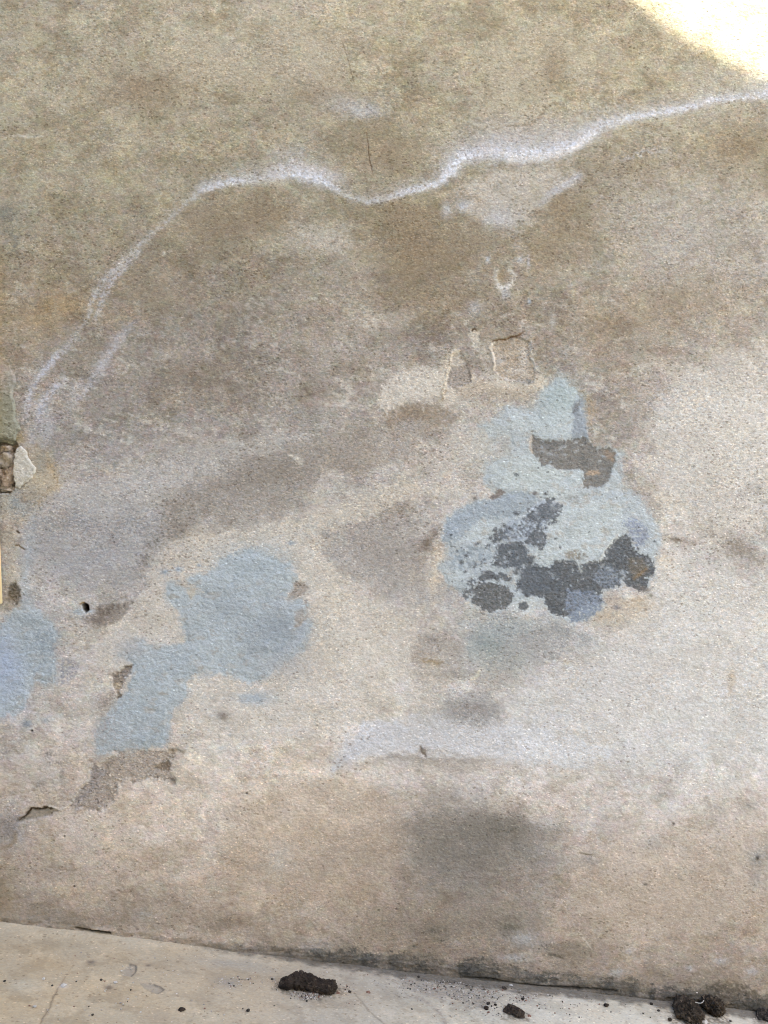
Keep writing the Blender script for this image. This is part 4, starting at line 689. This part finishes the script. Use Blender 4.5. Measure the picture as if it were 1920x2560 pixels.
# thick greenish plaster coat and a loose pale flake at the left rim
def slab(name, pts, th, colour, lab, sd, a=1.2, grain=.5, top_fade=None):
    d = poly_field(pts, a, 7, sd)
    rr = -.001 + th * sstep(-.5, 3.0, d) + .0008 * fbm(U / 10, V / 6, 3, sd)
    if top_fade: rr = rr - th * sstep(top_fade[1], top_fade[0], V)
    c = np.zeros(U.shape + (3,), np.float32); c[:] = colour
    c += (6 * fbm(U / 12, V / 14, 4, sd + 1) + 6 * fbm(U / 3.5, V / 3, 2, sd + 2))[..., None]
    if top_fade:
        k = sstep(top_fade[1], top_fade[1] + 50, V)[..., None]; c = c * k + wc.C * (1 - k)
    return tag(wall_part(name, d > -1.5, rr, M_CEMENT, wall, albedo(c), np.full(U.shape, grain, np.float32)), lab)
slab('plaster_layer', [(-70, 780), (0, 778), (22, 790), (34, 812), (36, 828), (30, 839), (29, 857), (34, 871), (34, 905), (42, 914), (46, 928), (39, 933), (31, 957), (23, 963), (8, 957), (0, 955), (-70, 950)], .007, (150, 149, 134), 'smooth greenish plaster coat broken off at its lower edge', 201, top_fade=(775, 822))
slab('plaster_flake', W6([(300, 540), (370, 520), (440, 570), (480, 640), (480, 690), (530, 770), (580, 840), (640, 900), (600, 1000), (560, 1080), (480, 1140), (400, 1200), (340, 1260), (260, 1230), (240, 1100), (215, 950), (215, 850), (235, 640)]), .0045, (200, 195, 185), 'pale loose plaster flake beside exposed rubble', 202, a=2.5, grain=.5)

def lump(name, loc, size, mat, seed, rough=.25, rot=0, sub=3, parent=None, tilt=0, freq=1.6):
    bm = bmesh.new(); bmesh.ops.create_icosphere(bm, subdivisions=sub, radius=1)
    off = Vector((seed * 3.7, seed * 1.3, seed * 7.1))
    for v in bm.verts:
        n = v.co.normalized()
        k = 1 + rough * (mnoise.noise(n * freq + off) * 1.3 + .6 * mnoise.noise(n * freq * 2.7 + off) + .35 * mnoise.noise(n * freq * 6 + off))
        v.co = Vector((n.x * size[0] * k, n.y * size[1] * k, n.z * size[2] * k))
    for f in bm.faces: f.smooth = True
    me = bpy.data.meshes.new(name); bm.to_mesh(me); bm.free()
    o = link(name, me, parent, mat); o.location = loc; o.rotation_euler = (0, tilt, rot); return o
def wpt(u, v, y=0):
    x, z = wall_xz(u, v); return (x, y, z)
# rubble showing where the plaster has fallen
random.seed(3)
for (u, v, su, sv, m) in [(9, 969, 12, 9, M_BRICK), (10, 994, 22, 17, M_GREYST), (-20, 985, 16, 24, M_GREYST), (12, 1030, 21, 20, M_BRICK), (-18, 1040, 18, 22, M_GREYST), (14, 1056, 18, 8, M_GREYST)]:
    lump('rubble_stone', wpt(u, v, .0115), (su * QM * 1.15, .0105, sv * QM * 1.15), m, random.randint(1, 99), .5, parent=wall, sub=4, freq=1.1)

# ------------------------------------------------------------------ the pavement sheet
SL = 0.1146
def gz(x): return -SL * x
def gq(u, v):
    X = (u - 829.5) * QM; Z = (1106 - v) * QM
    t = CAMH / (-Z - SL * X); return (t * X, -CAMD + CAMD * t)
def G7(pts): return [gq(p[0] / 2, 1659 + p[1] / 2) + tuple(p[2:]) for p in pts]
def G8(pts): return [gq(829.5 + p[0] / 2, 1659 + p[1] / 2) + tuple(p[2:]) for p in pts]
xa = axis(-.78, .78, .0016, -7, 7) ; ya = axis(-.36, .012, .0018, -13, .1)
class Fix: pass
pc = Canvas(xa, ya); X, Y = pc.U, pc.V
gxk = [-.7, -.5, -.2, -.05, .1, .3, .45, .62]
gc = np.array([(186, 175, 154), (186, 174, 153), (185, 176, 160), (180, 175, 166), (190, 188, 180), (204, 203, 196), (204, 203, 195), (196, 195, 190)], float)
xw = X + .05 * fbm(X / .12, Y / .1, 3, 301) - .25 * (Y + .12)
for i in range(3): pc.C[..., i] = np.interp(xw, gxk, gc[:, i])
n = 5 * fbm(X / .12, Y / .1, 4, 302) + 4 * fbm(X / .03, Y / .03, 4, 303) + 2.5 * fbm(X / .008, Y / .008, 3, 304)
pc.C += n[..., None]
wmn = 3 * fbm(X / .07, Y / .06, 3, 305); pc.C[..., 0] += wmn; pc.C[..., 2] -= wmn * 1.3
st = fbm(X / .07, Y / .05, 6, 311, .62); m = sstep(.05, .25, st) * .5; pc.C *= 1 + (np.array((.86, .85, .83), np.float32) - 1) * m[..., None]
st = fbm(X / .05, Y / .05, 6, 312, .62); m = sstep(.2, .4, st) * .7; pc.C *= 1 + (np.array((1.08, 1.08, 1.08), np.float32) - 1) * m[..., None]
sp_ = perlin(X / .0045, Y / .005, 313); m = sstep(.52, .72, sp_) * sstep(-.2, .3, fbm(X / .06, Y / .06, 3, 314)) * .4; pc.C *= 1 - .35 * m[..., None]
pc.G[:] = .6; pc.D[:] = .3
pc.H[:] = .002 * fbm(X / .2, Y / .15, 3, 306) + .0005 * fbm(X / .03, Y / .03, 3, 307) + .00012 * perlin(X / .004, Y / .004, 308)
S = dict(sc=.02)
pc.poly(G7([(640, 880), (880, 850), (1180, 900), (1250, 1040), (1100, 1100), (800, 1000)]), (180, 170, 156), .25, .05, .03, .05)
for (x, y, rx, ry, c, o) in [(80, 940, 70, 30, (200, 196, 184), .5), (1000, 850, 160, 24, (170, 168, 164), .6), (980, 930, 50, 24, (150, 148, 144), .55), (1330, 985, 90, 26, (150, 147, 140), .5), (300, 760, 160, 30, (176, 168, 150), .35), (680, 1080, 60, 40, (166, 156, 142), .5), (230, 850, 80, 30, (182, 164, 136), .35), (1600, 940, 80, 40, (176, 176, 172), .4), (1420, 850, 60, 12, (206, 202, 190), .4), (760, 940, 140, 40, (194, 182, 162), .4)]:
    c0 = G7([(x, y)])[0]; c1 = G7([(x + rx, y)])[0]; c2 = G7([(x, y + ry)])[0]
    pc.blob(c0[0], c0[1], abs(c1[0] - c0[0]), abs(c2[1] - c0[1]), c, o, sc=.03)
gritz = G8([(0, 900), (130, 892), (330, 910), (540, 935), (700, 960), (760, 985), (640, 990), (520, 975), (450, 1040), (380, 1050), (270, 1010), (160, 985), (110, 960)])
pc.poly(gritz, (158, 156, 152), .8, .008, .008, .02, grain=1.4, dots=1.0, lace=(.02, -.3, .5), seed=9)
for (x, y, rx, ry, c, o) in [(620, 1000, 50, 16, (160, 158, 155), .6), (780, 975, 60, 14, (166, 164, 160), .5), (1000, 1000, 90, 24, (190, 188, 176), .5), (1280, 985, 60, 14, (150, 146, 138), .5), (300, 1090, 60, 20, (206, 204, 196), .4), (800, 1090, 160, 30, (212, 211, 205), .5), (1560, 1030, 60, 20, (186, 180, 174), .4), (1120, 1095, 60, 12, (214, 212, 204), .5), (1640, 1080, 40, 26, (110, 108, 104), .6)]:
    c0 = G8([(x, y)])[0]; c1 = G8([(x + rx, y)])[0]; c2 = G8([(x, y + ry)])[0]
    pc.blob(c0[0], c0[1], abs(c1[0] - c0[0]), abs(c2[1] - c0[1]), c, o, sc=.02, lace=(.012, -.4, .5))
for T_, pts_ in ((G8, [(1230, 1110), (1240, 1040), (1330, 1010), (1420, 1000), (1500, 1030), (1490, 1100), (1380, 1130)]), (G7, [(1180, 945), (1230, 915), (1400, 940), (1490, 950), (1490, 985), (1380, 1005), (1240, 985)]), (G8, [(495, 1060), (540, 1030), (620, 1060), (615, 1095), (540, 1090)]), (G8, [(1590, 1100), (1620, 1060), (1700, 1050), (1700, 1120)])):
    pc.poly(T_(pts_), (104, 98, 90), .7, .006, .012, .012, seed=41, octv=6, lace=(.005, -.05, .35), grain=1.2)
# dirt drifted against the wall foot, swelling fillet on the left
dth = np.interp(X, [-.7, -.35, -.15, .0, .2, .4, .6, .8], [.0, .004, .012, .02, .026, .02, .026, .02])
m = sstep(-.6, .8, (dth + Y) / .010 + 1.3 * fbm(X / .02, Y / .012, 4, 310)) * sstep(-.45, -.1, X) * .75
pc.put((slice(None), slice(None)), m, (98, 95, 90), .0015, 1.4, .6)
pc.H += .006 * sstep(.03, 0, -Y) * sstep(-.1, -.5, X)
m = sstep(.022, .004, -Y) * sstep(-.1, -.4, X) * .35; pc.put((slice(None), slice(None)), m, (204, 198, 184), 0, None, None)
pc.blob(*G7([(1390, 835)])[0], .012, .012, (104, 96, 82), .7, sc=.008); pc.blob(*G7([(1480, 855)])[0], .016, .010, (118, 112, 102), .7, sc=.008)
# cracks and spalls
ck = dict(a=.001, sc=.012, pw=1.6)
pc.line(G7([(320, 850, .6, .25), (290, 890, .6, .3), (260, 935, .8, .7), (230, 985, 1, 1), (215, 1030, 1, .9), (180, 1090, 1, .9), (160, 1140)]), (124, 112, 96), .75, .0013, dh=-.001, **ck)
pc.line(G7([(1530, 975, .7, .6), (1570, 1020), (1590, 1050), (1640, 1090), (1700, 1130)]), (140, 136, 128), .7, .0016, dh=-.001, **ck)
pc.line(G8([(100, 985, 1, .6), (160, 1000), (215, 1030), (240, 1060), (265, 1100), (290, 1150)]), (150, 146, 142), .7, .0045, a=.004, sc=.014, lace=(.006, -.2, .4), grain=1.2)
for pts in ([(520, 880), (560, 850), (590, 855), (585, 885), (565, 900), (530, 895)], [(600, 925), (640, 930), (680, 945), (708, 962), (680, 978), (650, 970), (620, 950)]):
    pc.poly(G7(pts), (168, 162, 152), .8, .0012, .0015, .008, dh=-.0022, seed=31)
pc.line(G7([(560, 850), (588, 855), (588, 880), (570, 897)]), (96, 92, 86), .8, .0012, **ck); pc.line(G7([(665, 938), (690, 948), (708, 962), (682, 976)]), (104, 98, 90), .8, .0012, **ck)
for (x, y, rx, ry) in [(393, 838, 15, 7), (470, 947, 14, 9), (640, 855, 10, 6)]:
    c0 = G7([(x, y)])[0]; pc.blob(c0[0], c0[1], rx * QM * .5, ry * QM, (124, 114, 104), .8, sc=.006, dh=-.001)
pc.blob(*G7([(275, 942)])[0], .006, .006, (214, 208, 206), .8, sc=.006)
# woven print pressed in the screed on the right
wv_ = sstep(-.02, .1, X - .05 + .05 * fbm(X / .05, Y / .05, 3, 320)) * sstep(.5, .3, X) * sstep(-.02, -.07, Y)
pat = np.cos((X + .12 * Y) * 2 * np.pi / .0066) * np.cos((Y - .06 * X) * 2 * np.pi / .0115)
pc.H += (-.00022 * wv_ * np.clip(pat, 0, 1)).astype(np.float32); pc.C -= (9 * wv_ * np.clip(pat, -.2, 1) * (.6 + .6 * fbm(X / .04, Y / .04, 2, 322)))[..., None].astype(np.float32)
pc.C *= np.array((.975, .94, .885), np.float32)
used, q = cells(np.ones(X.shape, bool))
pav = link('pavement', sheet_mesh('pavement', np.stack([X.ravel(), Y.ravel(), (gz(X) + pc.H).ravel()], 1), q[:, ::-1], albedo(pc.C).reshape(-1, 3), pc.G.ravel(), pc.D.ravel()), None, M_PAVE)
tag(pav, 'worn beige to pale grey pavement sloping along the wall foot', 'pavement', kind='structure')

# ------------------------------------------------------------------ things on the pavement
def spine_clod(name, pts, mat, seed, rough=.22):
    """pts: ground (x, y, half-width, height) along the clod"""
    bm = bmesh.new(); bmesh.ops.create_icosphere(bm, subdivisions=6, radius=1)
    P = np.array(pts); k = np.linspace(-1, 1, len(P)); cx, cy = P[:, 0].mean(), P[:, 1].mean()
    off = Vector((seed * 2.1, seed, seed * 5.3))
    for v in bm.verts:
        n = v.co.normalized(); t = n.x
        f = lambda i: float(np.interp(t, k, P[:, i]))
        r = math.sqrt(max(0, 1 - t * t)) ** .55 if abs(t) < 1 else 0
        h = math.hypot(n.y, n.z) or 1; yy, zz = n.y / h * r, n.z / h * r
        px = Vector((f(0) - cx, f(1) - cy + yy * f(2), (zz * .5 + .40) * f(3) * .62))
        q_ = px * 75 + off
        d = mnoise.noise(q_) * .8 + .6 * mnoise.noise(q_ * 2.3) - .55 * abs(mnoise.noise(q_ * 4.4)) + .35 * mnoise.noise(q_ * 8) + .16 * mnoise.noise(q_ * 17)
        px += Vector((n.x * .9, yy, zz * .8)) * d * rough * 1.35 * f(2)
        v.co = px
    for fc in bm.faces: fc.smooth = True
    me = bpy.data.meshes.new(name); bm.to_mesh(me); bm.free()
    o = link(name, me, None, mat); o.location = (cx, cy, gz(cx)); o.rotation_euler = (0, math.atan(SL), 0); return o
c = spine_clod('dirt_clod', [g + e for g, e in zip(G7([(1205, 945), (1240, 942), (1290, 938), (1340, 945), (1380, 958), (1425, 968), (1460, 965)]), [(.012, .018), (.019, .026), (.022, .030), (.019, .026), (.015, .020), (.020, .028), (.016, .026)])], M_DIRT, 3)
tag(c, 'long bent clod of dark soil lying on the pavement, the largest one', 'dirt clod', 'dark soil clods on the pavement')
c = spine_clod('dirt_clod', [g + e for g, e in zip(G8([(512, 1052), (545, 1050), (580, 1062), (608, 1075)]), [(.008, .006), (.014, .010), (.015, .010), (.012, .008)])], M_DIRT, 7, .16)
tag(c, 'small flat dark clod of soil on the pale pavement right of the middle', 'dirt clod', 'dark soil clods on the pavement')
c = spine_clod('dirt_clod', [g + e for g, e in zip(G8([(1250, 1070), (1290, 1062), (1335, 1066), (1375, 1075)]), [(.018, .018), (.034, .030), (.034, .030), (.020, .020)])], M_DIRT2, 11, .2)
tag(c, 'brown rounded soil clod near the lower right corner, left half of a touching pair', 'dirt clod', 'dark soil clods on the pavement')
c = spine_clod('dirt_clod', [g + e for g, e in zip(G8([(1370, 1040), (1400, 1035), (1435, 1040), (1470, 1050)]), [(.022, .028), (.032, .036), (.030, .034), (.018, .022)])], M_DIRT2, 17, .2)
tag(c, 'brown soil clod against the wall foot, right half of a touching pair', 'dirt clod', 'dark soil clods on the pavement')
c = spine_clod('dirt_clod', [g + e for g, e in zip(G8([(1610, 1085), (1640, 1072), (1680, 1070)]), [(.008, .008), (.016, .014), (.014, .012)])], M_CRUMB, 23, .3)
tag(c, 'crumbly grey-black clod cut by the right edge of the photo', 'dirt clod', 'dark soil clods on the pavement')

def tube(name, pts, r, mat, parent=None):
    cu = bpy.data.curves.new(name, 'CURVE'); cu.dimensions = '3D'; cu.bevel_depth = r; cu.bevel_resolution = 2
    sp = cu.splines.new('NURBS'); sp.points.add(len(pts) - 1); sp.use_endpoint_u = True; sp.order_u = 3
    for p, q_ in zip(sp.points, pts): p.co = (*q_, 1)
    o = bpy.data.objects.new(name, cu); dg = bpy.context.evaluated_depsgraph_get(); COL.objects.link(o)
    dg.update(); me = bpy.data.meshes.new_from_object(o.evaluated_get(dg)); bpy.data.objects.remove(o); bpy.data.curves.remove(cu)
    me.name = name
    for p in me.polygons: p.use_smooth = True
    return link(name, me, parent, mat)
M_FIB = plain_mat('white fibre', (.50, .51, .49), .6, 300, .05)
def gp(pt, h): return (pt[0], pt[1], gz(pt[0]) + h)
t = tube('fibre', [gp(p, h) for p, h in zip(G8([(1325, 1068), (1345, 1070), (1362, 1074), (1378, 1070), (1382, 1062)]), (.0205, .0205, .020, .020, .021))][1:], .0005, M_FIB)
tag(t, 'thin white fibre caught between the touching pair of brown clods', 'fibre')
tq = G8([(1412, 990), (1424, 984), (1440, 984), (1455, 990)])
if 0: t = tube('fibre', [(p[0], -.012, gz(p[0]) + h) for p, h in zip(tq, (.030, .0335, .0335, .029))], .0009, M_FIB)
if 0: tag(t, 'pale curved fibre on the wall foot above the brown clods', 'fibre')

def small(name, pt, r, mat, label, cat, group, flat=.6, seed=1, asp=1.2):
    o = lump(name, gp(pt, r * flat * .55), (r * asp, r, r * flat), mat, seed, .3, rot=seed * 1.3, sub=2); return tag(o, label, cat, group)
CR = [(7, 262, 727, 3.2, M_CRUMB, 'dark round crumb near the wall foot at left, farthest left of the larger crumbs'), (7, 542, 733, 2.6, M_CRUMB, 'dark crumb just below the gap at the wall foot at left'),
      (7, 437, 917, 2.4, M_CRUMB, 'tiny dark crumb left of the white chip'), (7, 785, 1048, 5.2, M_DIRT, 'black pebble-like crumb left of the long clod near the bottom edge'), (7, 1072, 1050, 3.4, M_CRUMB, 'dark crumb below and left of the long bent clod'),
      (7, 1510, 970, 3.2, M_CRUMB, 'dark crumb just right of the long bent clod'), (7, 20, 922, 2.2, M_CRUMB, 'tiny dark crumb at the left edge of the photo'), (7, 400, 1068, 2.2, M_CRUMB, 'small dark crumb low at the left beside the crack'),
      (7, 1175, 915, 2.4, M_CRUMB, 'small crumb at the left tip of the long bent clod'), (7, 1325, 1008, 2.0, M_CRUMB, 'tiny crumb directly below the long bent clod'),
      (8, 450, 1020, 3.6, M_CRUMB, 'round black crumb above the small flat clod'), (8, 442, 1040, 4.6, M_DIRT, 'brown angular crumb left of the small flat clod'), (8, 482, 1026, 2.8, M_DIRT, 'small dark crumb between the black crumb and the flat clod'),
      (8, 960, 1028, 4.4, M_DIRT, 'oval dark crumb alone on pale pavement between the flat clod and the brown pair'), (8, 1155, 1022, 3.4, M_CRUMB, 'dark crumb left of the brown clod pair'), (8, 1186, 1050, 2.6, M_CRUMB, 'small thin crumb left of the brown clod pair, below another crumb'),
      (8, 1235, 1090, 4.0, M_DIRT2, 'brown crumb at the left foot of the brown clod pair'), (8, 1495, 1095, 2.6, M_CRUMB, 'tiny crumb below right of the brown clod pair'), (8, 150, 905, 3.0, M_CRUMB, 'dark crumb in the grit close to the wall foot'), (8, 520, 955, 4.4, M_CRUMB, 'blackish crumb above the flat clod in the grit'), (8, 600, 1000, 3.2, M_CRUMB, 'dark crumb right above the flat clod on speckled grit'), (8, 860, 965, 2.6, M_CRUMB, 'little dark crumb against the wall foot in the middle right'), (8, 120, 1044, 2.2, M_CRUMB, 'small crumb on the pale weave-printed pavement')]
for i, (tl, x, y, r, m, lab) in enumerate(CR):
    pt = (G7 if tl == 7 else G8)([(x, y)])[0]; small('soil_crumb', pt, r * QM * 1.05, m, lab, 'crumb', 'dark crumbs scattered on the pavement', .75, i + 2)
for i, (tl, x, y, r, m, lab, nm) in enumerate([(7, 188, 912, 3.0, M_PALE, 'small pale chip on the beige pavement at far left', 'plaster_chip'), (7, 498, 928, 3.6, M_PALE, 'bright white chip between the two spalled spots at left', 'plaster_chip'),
      (7, 275, 942, 5.0, M_PALE, 'pale flat chip lying on the crack at left', 'plaster_chip'), (7, 150, 1032, 3.0, M_PALE, 'pale chip near the lower left corner', 'plaster_chip'), (8, 548, 940, 3.4, M_PALE, 'white chip on the dirt line at the wall foot', 'plaster_chip'), (8, 1478, 1000, 5.2, M_PALE, 'pale chip right of the brown clod pair', 'plaster_chip'), (8, 1385, 1102, 6.5, M_PALE, 'cream chip below the brown clod pair at the bottom edge', 'plaster_chip'), (8, 1350, 1022, 3.6, M_PALE, 'pale chip lying on top between the brown clods', 'plaster_chip'),
      (7, 1590, 972, 4.0, M_RED, 'pinkish pebble right of the long bent clod', 'pebble'), (8, 628, 1073, 3.6, M_RED, 'reddish brown pebble beside the small flat clod', 'pebble'), (8, 452, 1056, 2.2, M_RED, 'tiny red pebble below the brown angular crumb', 'pebble'), (7, 1460, 975, 3.6, M_RED, 'brownish pebble at the right end of the long bent clod', 'pebble')]):
    pt = (G7 if tl == 7 else G8)([(x, y)])[0]
    o = small(nm, pt, r * QM * 1.05, m, lab, 'chip' if nm == 'plaster_chip' else 'pebble', 'pale plaster chips on the pavement' if nm == 'plaster_chip' else 'reddish pebbles on the pavement', .5, i + 40)
    if 'on top' in lab: o.location.z += .019

# loose grit: too fine to count
random.seed(12)
bm = bmesh.new(); tmp = bmesh.new(); bmesh.ops.create_icosphere(tmp, subdivisions=1, radius=1)
tv = [v.co.copy() for v in tmp.verts]; tf = [[v.index for v in f.verts] for f in tmp.faces]; tmp.free()
def grain_at(x, y, r, mi):
    vs = []
    a = random.uniform(0, 6.28); sx, sy, sz = [random.uniform(.7, 1.3) for _ in range(3)]
    for c in tv:
        k = random.uniform(.8, 1.15)
        px, py = c.x * sx * r * k, c.y * sy * r * k
        vs.append(bm.verts.new((x + px * math.cos(a) - py * math.sin(a), y + px * math.sin(a) + py * math.cos(a), gz(x) + .0002 + r * .5 + c.z * sz * r * k * .8)))
    for f in tf:
        fc = bm.faces.new([vs[i] for i in f]); fc.material_index = mi
GM = [0, 0, 1, 1, 2, 2, 2, 3]
for (n_, cx, cy, sx, sy, T) in [(110, 1330, 988, 40, 9, G7), (50, 1060, 915, 36, 10, G7), (60, 980, 930, 36, 14, G7), (50, 1500, 960, 30, 14, G7), (40, 1190, 930, 16, 18, G7), (220, 220, 940, 120, 26, G8), (160, 420, 980, 80, 28, G8), (60, 620, 1000, 36, 10, G8), (70, 780, 970, 70, 12, G8), (60, 1280, 1010, 60, 24, G8), (70, 1560, 1040, 60, 24, G8), (60, 1640, 1070, 26, 20, G8), (30, 480, 1050, 36, 16, G8), (200, 800, 1020, 420, 40, G8), (150, 700, 940, 400, 90, G7)]:
    for k in range(n_):
        x, y = T([(random.gauss(cx, sx), random.gauss(cy, sy))])[0]
        if y > -.012 or y < -.5: continue
        grain_at(x, y, random.choice([.0006, .0008, .0008, .0011, .0014]), random.choice(GM))
me = bpy.data.meshes.new('grit'); bm.to_mesh(me); bm.free()
gr = link('grit', me); [me.materials.append(m) for m in (M_PALE, M_CRUMB, M_GREYST, M_RED)]
tag(gr, 'fine loose sand and grit scattered on the pavement along the wall foot', 'grit', kind='stuff')

# ------------------------------------------------------------------ cream board at the left rim
board = bpy.data.objects.new('board', None); COL.objects.link(board)
bx, bz = wall_xz(8.6, 1303); board.location = (bx, -.004, bz); board.rotation_euler = (0, math.radians(-2.1), 0)
tag(board, 'cream painted board screwed to the wall at the left edge of the photo', 'board')
def box_mesh(name, lo, hi, bev, mat, parent):
    bm = bmesh.new(); bmesh.ops.create_cube(bm, size=1)
    for v in bm.verts: v.co = Vector([(l + h) / 2 + c * (h - l) for l, h, c in zip(lo, hi, v.co)])
    if bev: bmesh.ops.bevel(bm, geom=list(bm.edges), offset=bev, segments=2, affect='EDGES', profile=.5)
    me = bpy.data.meshes.new(name); bm.to_mesh(me); bm.free(); return link(name, me, parent, mat)
box_mesh('panel', (-.40, -.016, 0), (0, 0, .55), .0015, M_WOOD, board)
for (sx, sz) in ((-.0045, .0155), (-.0045, .535), (-.39, .0155), (-.39, .535)):
    bm = bmesh.new(); bmesh.ops.create_uvsphere(bm, u_segments=20, v_segments=10, radius=.0042)
    bmesh.ops.delete(bm, geom=[v for v in bm.verts if v.co.z < -.0005], context='VERTS')
    for v in bm.verts: v.co = Vector((v.co.x, -v.co.z * .55, v.co.y))
    b2 = bmesh.ops.create_cube(bm, size=1)['verts']
    for v in b2: v.co = Vector((v.co.x * .0052, -.00215 + v.co.y * .0006, v.co.z * .0009))
    me = bpy.data.meshes.new('screw'); bm.to_mesh(me); bm.free()
    for p in me.polygons: p.use_smooth = True
    s = link('screw', me, board, M_METAL); s.location = (sx, -.0162, sz)

# ------------------------------------------------------------------ unseen house put across the lane, its gable shaped to throw the shade
HY = -3.3; VY = -2.3                                                            # plane of the gable verge, brought forward to sharpen its shadow
shx = SUN.x / -SUN.y * -VY; shz = SUN.z / -SUN.y * -VY
edge = [(u + 4 + (u - 1370) * .03, v - 6 - (u - 1370) * .03) for u, v in [(1300, -56), (1370, 0), (1425, 43), (1480, 82), (1530, 113), (1580, 141), (1625, 163), (1665, 181), (1730, 206)]]
prof = [(wall_xz(u, v)[0] + shx, wall_xz(u, v)[1] + shz) for u, v in edge]  # roofline projected back from the wanted shadow edge
pk = (.2, prof[0][1] + (prof[0][0] - .2) * .80)
prof = [pk] + prof + [(prof[-1][0] + .5, prof[-1][1] - .16), (prof[-1][0] + 1.6, prof[-1][1] - .45)]
right = prof; left = [(2 * pk[0] - x, z) for x, z in prof[::-1]][:-1]
line = left + right
house = bpy.data.objects.new('house', None); COL.objects.link(house); house.location = (0, HY - .25, -1)
tag(house, 'unseen cream gabled house put across the lane, roofline shaped to throw shade on the wall', 'house')
M_RENDER = plain_mat('cream house render', (.62, .56, .46)); M_TILE = plain_mat('clay roof tiles', (.32, .15, .09), .85, 20, .3); M_DOOR = plain_mat('brown door paint', (.10, .06, .035), .5, 12, .2); M_GLASS = plain_mat('dark window glass', (.03, .035, .04), .08, 3, .1)
def prism(name, poly, y0, y1, mat, parent):
    bm = bmesh.new(); a = [bm.verts.new((x, y0, z)) for x, z in poly]; b = [bm.verts.new((x, y1, z)) for x, z in poly]
    bm.faces.new(a); bm.faces.new(b[::-1])
    for i in range(len(a)): bm.faces.new((a[i - 1], a[i], b[i], b[i - 1]))
    bmesh.ops.recalc_face_normals(bm, faces=bm.faces)
    me = bpy.data.meshes.new(name); bm.to_mesh(me); bm.free(); o = link(name, me, parent, mat); o.matrix_parent_inverse = parent.matrix_world.inverted(); return o
bpy.context.view_layer.update()
wl_, wr_ = line[0][0] + .35, line[-1][0] - .35
inner = [(x, z - .13) for x, z in line if wl_ < x < wr_]
prism('wall', [(wl_, -1.2), (wl_, line[1][1] - .16)] + inner + [(wr_, line[-2][1] - .16), (wr_, -1.2)], HY - .25, HY - 7, M_RENDER, house)
prism('roof', line + [(x, z - .12) for x, z in line[::-1]], VY, HY - 7.2, M_TILE, house)
for (x0, z0, w_, h_, nm, m) in [(-1.6, .35, .95, 2.05, 'door', M_DOOR), (.8, 1.2, .9, 1.2, 'window', M_GLASS), (-1.3, 3.1, .9, 1.0, 'window', M_GLASS), (.8, 3.1, .9, 1.0, 'window', M_GLASS)]:
    f = prism(nm, [(x0, z0), (x0 + w_, z0), (x0 + w_, z0 + h_), (x0, z0 + h_)], HY - .235, HY - .26, m, house)
    fr = prism('frame', [(x0 - .07, z0 - .07), (x0 + w_ + .07, z0 - .07), (x0 + w_ + .07, z0 + h_ + .07), (x0 - .07, z0 + h_ + .07)], HY - .243, HY - .255, M_RENDER, f)
